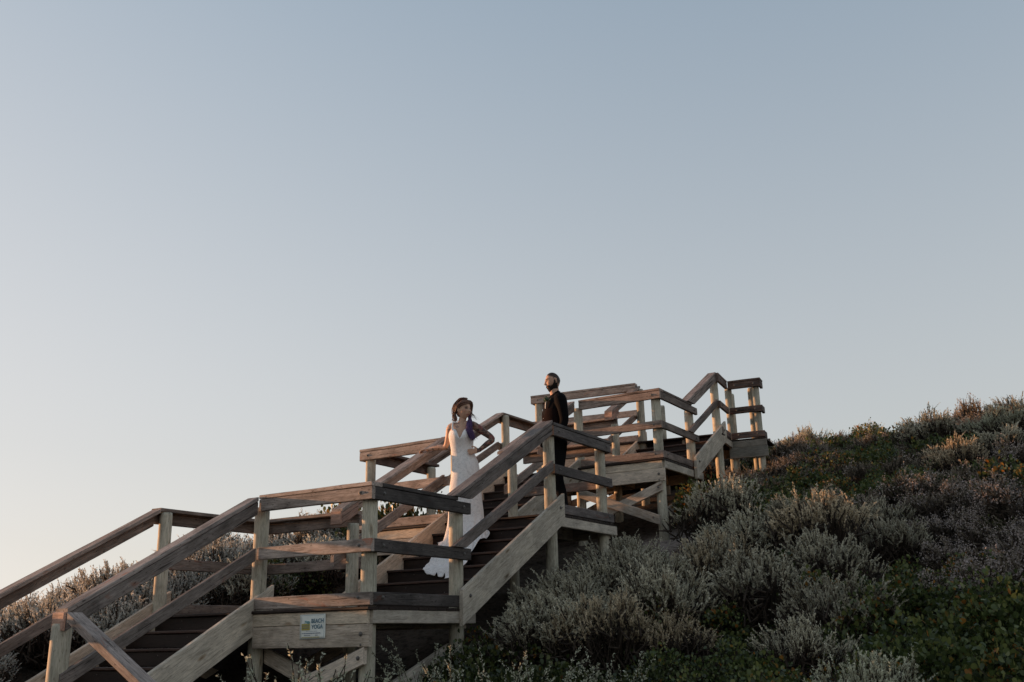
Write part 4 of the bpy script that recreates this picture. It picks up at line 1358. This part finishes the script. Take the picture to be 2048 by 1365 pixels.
LACE = cloth('ivory_lace', (0.88, 0.86, 0.84), 150, 0.7, 0.08)
BLACKC = cloth('black_cotton', (0.007, 0.0065, 0.007), 260, 0.2, 0.1, 0.8)
VESTC = cloth('dark_brown_wool', (0.014, 0.008, 0.0075), 300, 0.3, 0.15, 0.9)
TROUS = cloth('black_wool', (0.010, 0.010, 0.011), 300, 0.2, 0.1, 0.9)
BEARD = plain('dark_beard', (0.014, 0.009, 0.007), 0.9, var=0.4, vscale=160)
HAIRB = plain('brown_hair', (0.17, 0.095, 0.07), 0.5, var=0.35, vscale=60)
HAIRP = plain('purple_hair', (0.085, 0.045, 0.125), 0.5, var=0.35, vscale=60)
EYE = plain('eye_dark', (0.02, 0.015, 0.012), 0.2)
WHITE = plain('white_trim', (0.75, 0.74, 0.70), 0.6)
SHOE = plain('black_leather', (0.012, 0.011, 0.011), 0.35)

# ---------------------------------------------------------------- the bride
BO = Vector((-0.84, 2.68, 0.752))
BM = figure_frame(BO)
bride = thing('person', BO, 'woman in a long white lace dress, one hand on the stair rail', 'person')
hy = math.radians(46)                      # face turned to the right of the picture
HB = Matrix.Translation((-0.040, -0.012, 1.512)) @ Matrix.Rotation(hy, 4, 'Z') @ Matrix.Rotation(math.radians(5), 4, 'X')
sh_l, el_l, wr_l = (-0.196, 0.035, 1.318), (-0.262, 0.145, 1.120), (-0.455, 0.235, 1.108)
sh_r, el_r, wr_r = (0.062, -0.005, 1.330), (0.282, -0.02, 1.165), (0.130, -0.090, 1.020)
parts = head_mesh(HB, fem=True)
parts.append(limb([(-0.075, 0.01, 1.30), (-0.068, 0.012, 1.365), (-0.052, 0.010, 1.43), (-0.045, 0.008, 1.49)], [(0.060, 0.050), (0.046, 0.044), (0.043, 0.044), (0.045, 0.05)], (1, 0, 0)))
parts.append(limb([(-0.03, 0.02, 0.80), (-0.03, 0.02, 0.90), (-0.06, 0.01, 1.01), (-0.075, 0.01, 1.10), (-0.075, 0.005, 1.20), (-0.072, 0.012, 1.28), (-0.070, 0.015, 1.335)],
                  [(0.14, 0.10), (0.145, 0.105), (0.112, 0.082), (0.120, 0.085), (0.132, 0.092), (0.128, 0.075), (0.085, 0.05)], (1, 0, 0), 24))
for sx in (-0.062, 0.060):                 # bust
    parts.append(loft([(-0.072 + sx, -0.02, 1.205), (-0.072 + sx, -0.068, 1.20)], [(0.055, 0.055), (0.046, 0.048)], (1, 0, 0), 14))
parts.append(limb([(-0.115, 0.02, 1.335), sh_l, (-0.225, 0.085, 1.225), el_l, (-0.345, 0.185, 1.118), wr_l],
                  [0.040, 0.045, 0.038, 0.032, 0.030, 0.021]))
parts.append(limb([(-0.02, 0.01, 1.345), sh_r, (0.165, -0.008, 1.262), el_r, (0.222, -0.050, 1.10), wr_r],
                  [0.042, 0.047, 0.042, 0.034, 0.033, 0.022]))
parts += hand(wr_l, (-0.9, 0.30, -0.02), (0.1, 0.1, -1), (0.2, 0.85, 0.1), curl=0.45, s=0.95)
parts += hand(wr_r, (-0.90, -0.16, -0.16), (0.1, 0.95, 0.0), (0.05, -0.1, 1.0), curl=0.10, s=0.86, spread=0.22)
for sx, fx in ((-0.10, -0.11), (0.04, 0.05)):
    parts.append(limb([(-0.03 + sx * 0.6, 0.02, 0.84), (-0.03 + sx * 0.7, 0.0, 0.50), (-0.03 + sx * 0.7, 0.03, 0.28), (-0.03 + sx * 0.7, 0.03, 0.09), (-0.03 + sx * 0.7, -0.03, 0.05), (-0.03 + sx * 0.7, -0.13, 0.03)],
                      [(0.08, 0.085), (0.055, 0.058), (0.045, 0.05), (0.032, 0.036), (0.034, 0.03), (0.03, 0.02)], (1, 0, 0)))
bme = fuse('body', parts, 0.0046, 1)
bme.materials.append(SKIN)
V = verts(bme)
skin = np.tile(np.array([[0.58, 0.37, 0.265]]), (len(V), 1))
Hi = np.array(HB.inverted())
Vh = (np.concatenate([V, np.ones((len(V), 1))], 1) @ Hi.T)[:, :3]
G = lambda a, b, sx, sz, q: np.exp(-((q[:, 0] - a) / sx) ** 2 - ((q[:, 2] - b) / sz) ** 2)
front = (Vh[:, 1] < -0.03) & (np.abs(Vh[:, 2]) < 0.12)


def blend(C, w, c):
    w = np.clip(w, 0, 1)[:, None]
    return C * (1 - w) + np.array([c]) * w


for sx in (-1, 1):
    skin = blend(skin, 1.25 * G(sx * 0.031, 0.013, 0.017, 0.011, Vh) * front, (0.035, 0.02, 0.022))
    skin = blend(skin, 1.1 * G(sx * 0.034, 0.034, 0.018, 0.0045, Vh) * front, (0.06, 0.035, 0.03))
    skin = blend(skin, 0.45 * G(sx * 0.045, -0.02, 0.02, 0.02, Vh) * front, (0.50, 0.22, 0.17))
skin = blend(skin, 1.2 * G(0, -0.060, 0.021, 0.009, Vh) * front, (0.36, 0.12, 0.11))


def seg_dist(V, a, b):
    a, b = np.array(a), np.array(b)
    t = np.clip(((V - a) @ (b - a)) / ((b - a) @ (b - a)), 0, 1)
    return np.linalg.norm(V - (a + t[:, None] * (b - a)), axis=1)


def tattoo(V, f, seed):
    rg = np.random.default_rng(seed)
    s = np.zeros(len(V))
    for i in range(10):
        k = rg.normal(0, f, 3)
        s += np.sin(V @ k + rg.uniform(0, 6))
    return s


arm = np.minimum(seg_dist(V, sh_r, el_r), seg_dist(V, el_r, wr_r)) < 0.062
arm &= (V[:, 0] > 0.03) & ~((V[:, 0] < 0.11) & (V[:, 2] < 1.2))
n1, n2 = tattoo(V, 130, 1), tattoo(V, 75, 2)
skin = blend(skin, arm * np.clip(0.88 + 0.18 * n1, 0.62, 0.97), (0.055, 0.036, 0.034))
skin = blend(skin, arm * np.clip((n2 - 1.6) * 0.5, 0, 0.6), (0.26, 0.07, 0.06))
fa = (seg_dist(V, el_l, wr_l) < 0.05) & (V[:, 0] < -0.30) & (V[:, 0] > -0.43)
skin = blend(skin, fa * np.clip((n1 - 0.6) * 0.8, 0, 0.7), (0.10, 0.06, 0.055))
ch_ = (V[:, 2] > 1.26) & (V[:, 2] < 1.37) & (V[:, 0] < -0.09) & (V[:, 1] < 0.03)
skin = blend(skin, ch_ * np.clip((n1 - 0.2) * 0.5, 0, 0.6), (0.16, 0.11, 0.12))
set_col(bme, skin)
link('body', bme, bride, None, BM)
eye_me = pydata('eye', *loft([(0, 0, -0.006), (0, 0, 0.006)], [0.0065, 0.0065], (1, 0, 0), 8), smooth=True)
eye_me.materials.append(EYE)
EYES = Matrix.Diagonal((1.5, 0.75, 0.62, 1))
for sx in (-1, 1):
    link('eye', eye_me, bride, None, BM @ HB @ Matrix.Translation((sx * 0.030, -0.0660, 0.012)) @ EYES)

# dress: silhouette rings, then a skirt that spills down the steps
rows = [(1.262, -0.202, 0.050, 0.086, -0.002), (1.235, -0.212, 0.060, 0.104, -0.012), (1.195, -0.217, 0.066, 0.115, -0.016), (1.14, -0.203, 0.064, 0.106, -0.006), (1.08, -0.192, 0.058, 0.095, 0.004), (1.02, -0.186, 0.062, 0.091, 0.010),
        (0.96, -0.182, 0.092, 0.105, 0.016), (0.89, -0.178, 0.122, 0.122, 0.022), (0.81, -0.182, 0.130, 0.128, 0.022), (0.73, -0.190, 0.132, 0.124, 0.015), (0.64, -0.205, 0.140, 0.124, 0.01), (0.52, -0.212, 0.150, 0.128, 0.0),
        (0.42, -0.217, 0.160, 0.135, 0.0), (0.34, -0.220, 0.170, 0.145, 0.0)]
hem = [(-0.54, 2.46, 0.75), (-0.53, 2.30, 0.62), (-0.46, 2.07, 0.465), (-0.50, 1.93, 0.33), (-0.56, 1.86, 0.318), (-0.62, 1.925, 0.325), (-0.71, 1.93, 0.335), (-0.80, 1.94, 0.36), (-0.93, 1.945, 0.415), (-0.98, 2.10, 0.468),
       (-1.04, 2.27, 0.56), (-1.06, 2.40, 0.63), (-1.19, 2.57, 0.75), (-1.17, 2.76, 0.765), (-1.0, 2.83, 0.80), (-0.84, 2.83, 0.81), (-0.68, 2.80, 0.80), (-0.60, 2.69, 0.78), (-0.56, 2.57, 0.765)]
NS = 96
V, F = [], []
ang0 = -0.55


def ring_pt(r, k):
    z, a, b, dp, cy = r
    t = ang0 - 2 * PI * k / NS
    cx, hw = (a + b) / 2, (b - a) / 2
    x, y = cx + hw * math.cos(t), cy + dp * math.sin(t)
    if z > 1.10:                                   # bust cups
        for sx in (-0.062, 0.060):
            y -= 0.020 * math.exp(-((x + 0.072 - sx) / 0.045) ** 2) * math.exp(-((z - 1.20) / 0.045) ** 2) * (math.sin(t) < 0)
    return Vector((x, y, z))


for i, r in enumerate(rows):
    for k in range(NS):
        p = ring_pt(r, k)
        t = ang0 - 2 * PI * k / NS
        if i <= 2:                                 # plunging sweetheart neckline in front, low back
            fr = math.exp(-((p.x + 0.085) / 0.030) ** 2) if math.sin(t) < 0 else 0.0
            bk = 0.10 if math.sin(t) > 0.2 else 0.0
            cup = 0.018 * (math.exp(-((p.x + 0.150) / 0.035) ** 2) + math.exp(-((p.x + 0.0) / 0.035) ** 2)) if math.sin(t) < 0 else 0
            p.z += ((-0.105 * fr - bk) * (1, 0.72, 0.35)[i] + cup * (1, 0.5, 0)[i])
        V.append(BM @ p)
nr = len(rows)


def hem_pt(k):
    u = k / NS * len(hem)
    i = int(u) % len(hem); f = u - int(u)
    P = [Vector(hem[(i + j) % len(hem)]) for j in (-1, 0, 1, 2)]
    p0, p1, p2, p3 = P
    return 0.5 * ((2 * p1) + (p2 - p0) * f + (2 * p0 - 5 * p1 + 4 * p2 - p3) * f * f + (3 * p1 - p0 - 3 * p2 + p3) * f ** 3)


def stair_z(t):
    n_ = math.floor((t + 0.012 - (3.107 - 0.272 * 7)) / 0.272)
    return 0.15 * max(0, min(7, n_))


def drape_z(t):
    return max(stair_z(t), 0.5 * (stair_z(t + 0.05) + stair_z(t)), max(stair_z(t + d_) - abs(d_) * 0.9 for d_ in (0.0, 0.012, 0.024, 0.036, 0.048, 0.06)))


NSK = 22
for j in range(1, NSK + 1):
    u = j / NSK
    for k in range(NS):
        a = BM @ ring_pt(rows[-1], k)
        h = hem_pt(k)
        w = u ** 1.55
        zz = 1 - (1 - u) ** 1.35
        p = Vector((a.x + (h.x - a.x) * w, a.y + (h.y - a.y) * w, a.z + (h.z - a.z) * zz))
        dirn = Vector((p.x - BO.x, p.y - BO.y, 0))
        if dirn.length > 1e-4: dirn.normalize()
        fold = (math.sin(k * 2 * PI / NS * 11 + 1.2 * math.sin(k * 0.21)) * 0.022 + math.sin(k * 2 * PI / NS * 23 + 2) * 0.008) * u ** 0.9
        p += dirn * fold
        p.z += (math.sin(k * 2 * PI / NS * 17 + 0.5) * 0.5 + 0.5) * 0.014 * u ** 2
        if j == NSK:
            p += dirn * (0.012 if k % 2 else -0.006); p.z -= 0.008 * (k % 2)
        p.z = max(p.z, drape_z(p.y) + 0.012) if j < NSK - 1 or h.z > stair_z(h.y) + 0.005 else max(p.z, stair_z(p.y) + 0.008)
        V.append(p)
tot = nr + NSK
for i in range(tot - 1):
    for k in range(NS):
        a, b = i * NS + k, i * NS + (k + 1) % NS
        F.append((a, b, b + NS, a + NS))
dme = pydata('dress', [BM.inverted() @ p for p in V], F, smooth=True)
bm = bmesh.new(); bm.from_mesh(dme); bmesh.ops.recalc_face_normals(bm, faces=bm.faces); bm.to_mesh(dme); bm.free()
dress = link('dress', dme, bride, LACE, BM)
sol = dress.modifiers.new('cloth thickness', 'SOLIDIFY'); sol.thickness = 0.004; sol.offset = 1.0
sub = dress.modifiers.new('sub', 'SUBSURF'); sub.levels = 1; sub.render_levels = 1
strap_parts = []
for pts in ([(-0.165, -0.085, 1.262), (-0.172, -0.055, 1.315), (-0.168, 0.0, 1.372), (-0.150, 0.06, 1.31)], [(0.010, -0.085, 1.265), (0.022, -0.06, 1.325), (0.022, 0.0, 1.384), (0.005, 0.06, 1.31)]):
    v, f = limb(pts, [(0.014, 0.004), (0.010, 0.004), (0.009, 0.004), (0.009, 0.004)], (1, 0, 0), 8)
    link('shoulder_strap', pydata('shoulder_strap', v, f, True), dress, LACE, BM)

# hair: cap over the skull, braid at the back, loose locks; the front lock is purple
rg = random.Random(5)
hv, hf, hm = [], [], []


def add_part(v, f, mi):
    o = len(hv)
    hv.extend(tuple(p) for p in v)
    hf.extend(tuple(i + o for i in q) for q in f)
    hm.extend([mi] * len(f))


cap = []
n_, m_ = 40, 24
for i in range(m_ + 1):
    th = PI * i / m_ * 0.74
    for k in range(n_):
        ph = 2 * PI * k / n_
        x, y, z = math.sin(th) * math.sin(ph), -math.sin(th) * math.cos(ph), math.cos(th)
        X, Y, Z = 0.077 * x, 0.101 * y + 0.005, 0.121 * z + 0.006
        zmin = float(np.interp(Y, [-0.075, -0.05, -0.01, 0.02, 0.04], [0.082, 0.074, 0.035, -0.01, -0.2]))
        if Z < zmin:                                # hair starts at the hairline: below it the shell dips under the skin
            w = min(1, (zmin - Z) / 0.010)
            X, Y, Z = X * (1 - 0.22 * w), Y * (1 - 0.24 * w), Z * (1 - 0.12 * w)
        wob = 1 + 0.022 * math.sin(9 * ph + 5 * th) + 0.012 * math.sin(23 * ph)
        cap.append(HB @ Vector((X * wob, Y * wob, Z * wob)))
cf = []
for i in range(m_):
    for k in range(n_):
        a, b = i * n_ + k, i * n_ + (k + 1) % n_
        cf.append((a, b, b + n_, a + n_))
add_part(cap, cf, 0)


def lock(path, r0, n, spread, mi, mi_tip=None, wave=0.006):
    n, r0 = (n, r0) if n == 1 else (int(n * 2.0), r0 * 0.62)
    for _ in range(n):
        o = Vector((rg.gauss(0, spread), rg.gauss(0, spread), rg.gauss(0, spread * 0.6)))
        ph = rg.uniform(0, 6)
        pts = []
        for i, p in enumerate(path):
            u = i / (len(path) - 1)
            pts.append(Vector(p) + o * (0.5 + u * 0.9) + Vector((math.sin(ph + u * 9), math.cos(ph + u * 8), 0)) * wave * (0.3 + u))
        q, r = smooth_path(pts, [r0 * (1.0 - 0.75 * (i / (len(path) - 1)) ** 2) for i in range(len(path))], 3)
        k = len(q) // 3
        if mi_tip is None:
            add_part(*loft(q, r, (1, 0, 0), 5), mi)
        else:
            add_part(*loft(q[:k + 1], r[:k + 1], (1, 0, 0), 5), mi)
            add_part(*loft(q[k:], r[k:], (1, 0, 0), 5), mi_tip)


def hl(*pts):
    return [tuple(HB @ Vector(p)) for p in pts]


# swept back from the parting over the ear (picture left) into a loose braid that hangs behind the neck
for dz in (0.0, -0.016, -0.034):
    lock(hl((0.012, -0.080, 0.100 + dz * 0.4), (-0.040, -0.062, 0.098 + dz), (-0.080, -0.015, 0.070 + dz), (-0.086, 0.035, 0.030 + dz), (-0.070, 0.075, -0.01 + dz)), 0.0085, 9, 0.006, 0, None, 0.004)
for dz in (0.0, -0.02):
    lock(hl((0.014, -0.080, 0.100), (0.052, -0.062, 0.088 + dz), (0.080, -0.030, 0.045 + dz), (0.084, -0.020, -0.02), (0.078, -0.020, -0.085)), 0.0085, 9, 0.006, 0, None, 0.005)
lock(hl((0.0, -0.03, 0.128), (-0.03, 0.02, 0.128), (-0.05, 0.07, 0.09), (-0.06, 0.095, 0.03), (-0.055, 0.09, -0.04)), 0.012, 16, 0.012, 0, None, 0.006)
lock(hl((-0.058, 0.080, -0.01), (-0.066, 0.085, -0.05), (-0.066, 0.080, -0.095), (-0.058, 0.072, -0.135)), 0.0105, 22, 0.010, 0, None, 0.010)
# far side: falls past the cheek and comes forward over the shoulder, the ends dyed purple
lock([hl((0.080, -0.018, -0.02))[0], hl((0.076, -0.022, -0.095))[0], (0.020, -0.055, 1.372), (0.008, -0.100, 1.310), (0.016, -0.122, 1.250), (0.040, -0.125, 1.19), (0.062, -0.122, 1.14)], 0.0075, 26, 0.009, 0, 1, 0.007)
lock([hl((0.078, 0.0, -0.05))[0], (0.030, -0.030, 1.385), (0.030, -0.085, 1.325), (0.040, -0.108, 1.26), (0.058, -0.112, 1.19), (0.075, -0.11, 1.15)], 0.007, 18, 0.009, 1, None, 0.007)
for _ in range(10):                                # fly-aways
    x = rg.uniform(0.03, 0.06)
    lock([(x, -0.04, 1.46), (x + 0.03, -0.06, 1.42), (x + rg.uniform(0.03, 0.08), -0.06, 1.38)], 0.0016, 1, 0.008, 0)
hme = pydata('hair', hv, hf, True)
hme.materials.append(HAIRB); hme.materials.append(HAIRP)
hme.polygons.foreach_set('material_index', hm)
link('hair', hme, bride, None, BM)
# small dried flowers pinned in the hair
fv, ff = [], []
for i in range(14):
    c = Vector((-0.112 + rg.uniform(-0.012, 0.016), -0.01 + rg.uniform(-0.03, 0.03), 1.545 + rg.uniform(-0.04, 0.05)))
    v, f = loft([c, c + Vector((rg.uniform(-0.012, -0.004), rg.uniform(-0.01, 0.0), rg.uniform(-0.004, 0.012)))], [0.006, 0.004], (0, 0, 1), 6)
    o = len(fv); fv += [tuple(p) for p in v]; ff += [tuple(a + o for a in q) for q in f]
link('hair_flowers', pydata('hair_flowers', fv, ff, True), bride, BLOOM, BM)

# ---------------------------------------------------------------- the man
MO = Vector((-0.42, 3.80, 1.052))
MM = figure_frame(MO)
man = thing('person', MO, 'bearded man in black shirt and dark vest standing on the landing', 'person')
ty = math.radians(-72)                     # chest towards the left of the picture, turned a little to the viewer
HMn = Matrix.Translation((0.083, 0.0, 1.716)) @ Matrix.Rotation(math.radians(-78), 4, 'Z') @ Matrix.Rotation(math.radians(10), 4, 'X')
T = Matrix.Translation((0.085, 0, 0)) @ Matrix.Rotation(ty, 4, 'Z')      # torso frame: x = his left, -y = front


def tp(x, y, z):
    return T @ Vector((x, y, z))


SX = (T.to_3x3() @ Vector((1, 0, 0)))
torso_pts = [tp(0, 0.02, 0.92), tp(0, 0.01, 1.02), tp(0, 0.0, 1.12), tp(0, -0.005, 1.24), tp(0, 0.0, 1.36), tp(0, 0.015, 1.45), tp(0, 0.03, 1.52)]
torso_rad = [(0.165, 0.115), (0.160, 0.112), (0.158, 0.115), (0.175, 0.125), (0.190, 0.128), (0.180, 0.105), (0.10, 0.07)]
neck = [tp(0, 0.03, 1.47), tp(0, 0.025, 1.55), tp(0, 0.008, 1.63), tp(0, 0.0, 1.69)]
# his left arm is the near one: upper arm hangs, forearm forward to the pocket
la = [tp(0.13, 0.02, 1.485), tp(0.205, 0.015, 1.440), tp(0.235, 0.03, 1.31), tp(0.235, 0.04, 1.16), tp(0.225, -0.03, 1.03), tp(0.19, -0.10, 0.93)]
ra = [tp(-0.13, 0.03, 1.485), tp(-0.205, 0.03, 1.445), tp(-0.235, 0.05, 1.31), tp(-0.235, 0.055, 1.16), tp(-0.225, -0.03, 1.03), tp(-0.19, -0.10, 0.93)]
arad = [0.060, 0.074, 0.060, 0.050, 0.043, 0.030]
hipL, hipR = tp(0.09, 0.02, 0.93), tp(-0.09, 0.02, 0.93)
footL, footR = Vector((0.16, -0.10, 0.0)), Vector((0.02, 0.13, 0.0))
fdir = (T.to_3x3() @ Vector((0, -1, 0)))
fdirs = (fdir + Vector((0.05, -0.15, 0))).normalized()


def legp(hip, foot, fd):
    kn = (hip + foot) / 2 + fd * 0.045 + Vector((0, 0, 0.03))
    return [hip, (hip + kn) / 2 + fd * 0.01, kn, (kn + foot) / 2 + Vector((0, 0, 0.05)) - fd * 0.012, foot + Vector((0, 0, 0.09))]


lrad = [(0.092, 0.095), (0.080, 0.085), (0.056, 0.06), (0.052, 0.058), (0.036, 0.042)]
parts = head_mesh(HMn)
parts.append(limb(neck, [(0.066, 0.066), (0.060, 0.060), (0.058, 0.062), (0.056, 0.066)], SX))
parts.append(limb(torso_pts, [(a * 0.94, b * 0.94) for a, b in torso_rad], SX, 22))
for a_, sg in ((la, 1), (ra, -1)):
    parts.append(limb(a_, [r * 0.85 for r in arad], (0, 1, 0)))
    w = a_[-1]; d = (a_[-1] - a_[-2]).normalized()
    parts += hand(w, d * 0.8 + Vector((0, 0, -0.5)), -SX * sg, fdir, curl=0.5)
for hp, ft in ((hipL, footL), (hipR, footR)):
    parts.append(limb(legp(hp, ft, fdirs), [(a * 0.9, b * 0.9) for a, b in lrad], SX))
    parts.append(limb([ft + Vector((0, 0, 0.09)), ft + Vector((0, 0, 0.05)), ft + fdirs * 0.08 + Vector((0, 0, 0.035)), ft + fdirs * 0.17 + Vector((0, 0, 0.025))], [0.036, 0.038, (0.038, 0.030), (0.034, 0.02)], SX))
mme = fuse('body', parts, 0.0048, 1)
mme.materials.append(SKIN)
V = verts(mme)
skin = np.tile(np.array([[0.52, 0.315, 0.22]]), (len(V), 1))
Hi = np.array(HMn.inverted())
Vh = (np.concatenate([V, np.ones((len(V), 1))], 1) @ Hi.T)[:, :3]
front = (Vh[:, 1] < -0.03) & (np.abs(Vh[:, 2]) < 0.12)
for sx in (-1, 1):
    skin = blend(skin, 1.0 * G(sx * 0.032, 0.014, 0.017, 0.009, Vh) * front, (0.07, 0.04, 0.03))
    skin = blend(skin, 1.4 * G(sx * 0.034, 0.034, 0.022, 0.007, Vh) * front, (0.03, 0.018, 0.014))
skin = blend(skin, 1.0 * G(0, -0.060, 0.020, 0.007, Vh) * front, (0.33, 0.13, 0.11))
# close-cropped hair: stubble colour over the scalp
fx = np.abs(Vh[:, 0])
hairline = np.where(Vh[:, 1] < -0.055, 0.078 - 0.25 * np.maximum(fx - 0.03, 0), np.where(Vh[:, 1] < 0.0, 0.03 + (-Vh[:, 1]) * 0.6, np.where(Vh[:, 1] < 0.035, -0.01, -0.055)))
scalp = np.clip((Vh[:, 2] - hairline) / 0.026, 0, 1) * (np.linalg.norm(Vh, axis=1) < 0.15) * (fx < 0.079)
skin = blend(skin, scalp * 0.96, (0.034, 0.024, 0.019))
set_col(mme, skin)
link('body', mme, man, None, MM)
for sx in (-1, 1):
    link('eye', eye_me, man, None, MM @ HMn @ Matrix.Translation((sx * 0.031, -0.0715, 0.012)) @ EYES)


def offset_head_shell(M, keep, off, n=110, m=88):
    """piece of the head surface pushed outward where keep(X,Y,Z) > 0 (beard)"""
    (hv_, hf_), *_r = head_mesh(Matrix.Identity(4), False, n, m)
    vv = []
    for (X, Y, Z) in hv_:
        k = keep(X, Y, Z)
        r = Vector((X, Y, Z))
        o = off * min(1.0, max(0.0, k))
        dirn = Vector((X, Y, Z * 0.55)).normalized()
        if k <= 0: o = -0.006
        low = max(0.0, min(1.0, (-0.075 - Z) / 0.04)) * min(1, max(0, k))
        vv.append(M @ (r + dirn * o + Vector((0, -0.006, -0.020)) * low))
    ff_ = [f for f in hf_ if any(keep(*hv_[i]) > 0 for i in f)]
    used = sorted({i for f in ff_ for i in f})
    mp = {a: b for b, a in enumerate(used)}
    return [vv[i] for i in used], [tuple(mp[i] for i in f) for f in ff_]


def beard_keep(X, Y, Z):
    if Y > (0.030 if Z < -0.030 else 0.012): return -1
    side = float(np.interp(Y, [-0.075, -0.055, -0.03, -0.010, 0.000, 0.03], [-0.040, -0.052, -0.044, -0.022, 0.012, 0.012]))
    if Y < -0.055 and abs(X) < 0.022:              # moustache and the mouth opening
        if -0.068 < Z < -0.052: return -1
        side = -0.040
    return (side - Z) / 0.012


bv, bf = offset_head_shell(HMn, beard_keep, 0.015)
bd = pydata('beard', bv, bf, True)
link('beard', bd, man, BEARD, MM)
# shirt with sleeves, collar; vest over it; trousers; shoes
sp = [limb(torso_pts[1:], torso_rad[1:], SX, 22)]
for a_ in (la, ra):
    sp.append(limb(a_, [r * 1.06 for r in arad], (0, 1, 0)))
sme = fuse('shirt', sp, 0.0065, 3)
link('shirt', sme, man, BLACKC, MM)
cv, cf_ = limb([tp(0, 0.034, 1.480), tp(0, 0.032, 1.522), tp(0, 0.038, 1.562)], [(0.088, 0.082), (0.074, 0.070), (0.070, 0.062)], SX, 20)
link('collar', pydata('collar', cv, cf_, True), man, BLACKC, MM)
vv_, vf_ = [], []
nv = 40
levels = [(0.99, 0.168, 0.122, 0.008), (1.06, 0.166, 0.122, 0.004), (1.14, 0.168, 0.126, -0.001), (1.24, 0.183, 0.134, -0.005), (1.33, 0.188, 0.137, -0.003), (1.41, 0.160, 0.128, 0.004), (1.485, 0.112, 0.092, 0.018)]
for (z, a, b, cy) in levels:
    for k in range(nv):
        t = 2 * PI * k / nv
        x, y = a * math.cos(t), cy + b * math.sin(t)
        zz = z
        if z > 1.2 and y < 0: zz = z - 0.20 * math.exp(-(x / 0.05) ** 2) * ((z - 1.2) / 0.285)
        if z > 1.35: x *= 0.86
        vv_.append(tp(x, y, zz))
for i in range(len(levels) - 1):
    for k in range(nv):
        a, b = i * nv + k, i * nv + (k + 1) % nv
        vf_.append((a, b, b + nv, a + nv))
vme = pydata('vest', vv_, vf_, True)
vest = link('vest', vme, man, VESTC, MM)
so = vest.modifiers.new('thick', 'SOLIDIFY'); so.thickness = 0.006; so.offset = 1
su = vest.modifiers.new('sub', 'SUBSURF'); su.levels = 1; su.render_levels = 1
for i in range(4):
    z = 1.24 - i * 0.065
    p = tp(0.006, -0.133 if z > 1.15 else -0.127, z)
    v, f = loft([p, p + fdir * 0.008], [0.007, 0.006], (0, 0, 1), 8)
    link('button', pydata('button', v, f, True), vest, WHITE, MM)
tpz = [limb([tp(0, 0.02, 1.03), tp(0, 0.022, 0.96), tp(0, 0.022, 0.88)], [(0.160, 0.118), (0.172, 0.124), (0.165, 0.12)], SX, 22)]
for hp, ft in ((hipL, footL), (hipR, footR)):
    tpz.append(limb(legp(hp, ft, fdirs), [(a * 1.1, b * 1.1) for a, b in lrad[:-1]] + [(0.052, 0.062)], SX))
tme = fuse('trousers', tpz, 0.007, 3)
link('trousers', tme, man, TROUS, MM)
for ft in (footL, footR):
    v, f = limb([ft - fdirs * 0.06 + Vector((0, 0, 0.035)), ft + Vector((0, 0, 0.045)), ft + fdirs * 0.10 + Vector((0, 0, 0.038)), ft + fdirs * 0.20 + Vector((0, 0, 0.028))], [(0.036, 0.034), (0.043, 0.044), (0.045, 0.036), (0.034, 0.024)], SX, 14)
    link('shoe', pydata('shoe', v, f, True), man, SHOE, MM)
# buttonhole flower pinned to the vest
bp_ = tp(0.085, -0.118, 1.435)
bout = thing('boutonniere', MM @ bp_, 'small green leaf buttonhole with white ribbon on the man\'s chest', 'flower')
rgn = np.random.default_rng(4)
k = 46
Pb = np.array(bp_)[None] + rgn.normal(0, 0.010, (k, 3)) + np.array([0, 0, 0.015])
Db = norm(rgn.normal(0, 0.7, (k, 3)) + np.array(fdir)[None] * 0.8 + np.array([0, 0, 0.7]))
Lb = rgn.uniform(0.03, 0.055, k)
Vb, Fb = leaves(Pb, Db, Lb, Lb * 0.5, rgn, 4, 0.1)
SAGE = leafmat('sage_leaf', [(0.06, 0.10, 0.055), (0.12, 0.17, 0.11), (0.22, 0.27, 0.20)])
link('leaf_cluster', leafmesh('leaf_cluster', Vb, Fb, [SAGE], rgn.uniform(0, 1, k)), bout, None, MM)
v, f = limb([bp_ + fdir * 0.012 + Vector((0, 0, 0.0)), bp_ + fdir * 0.016 + Vector((-0.004, 0, -0.04)), bp_ + fdir * 0.01 + Vector((-0.012, 0, -0.085))], [0.008, (0.009, 0.004), (0.006, 0.003)], SX, 8)
link('ribbon', pydata('ribbon', v, f, True), bout, WHITE, MM)
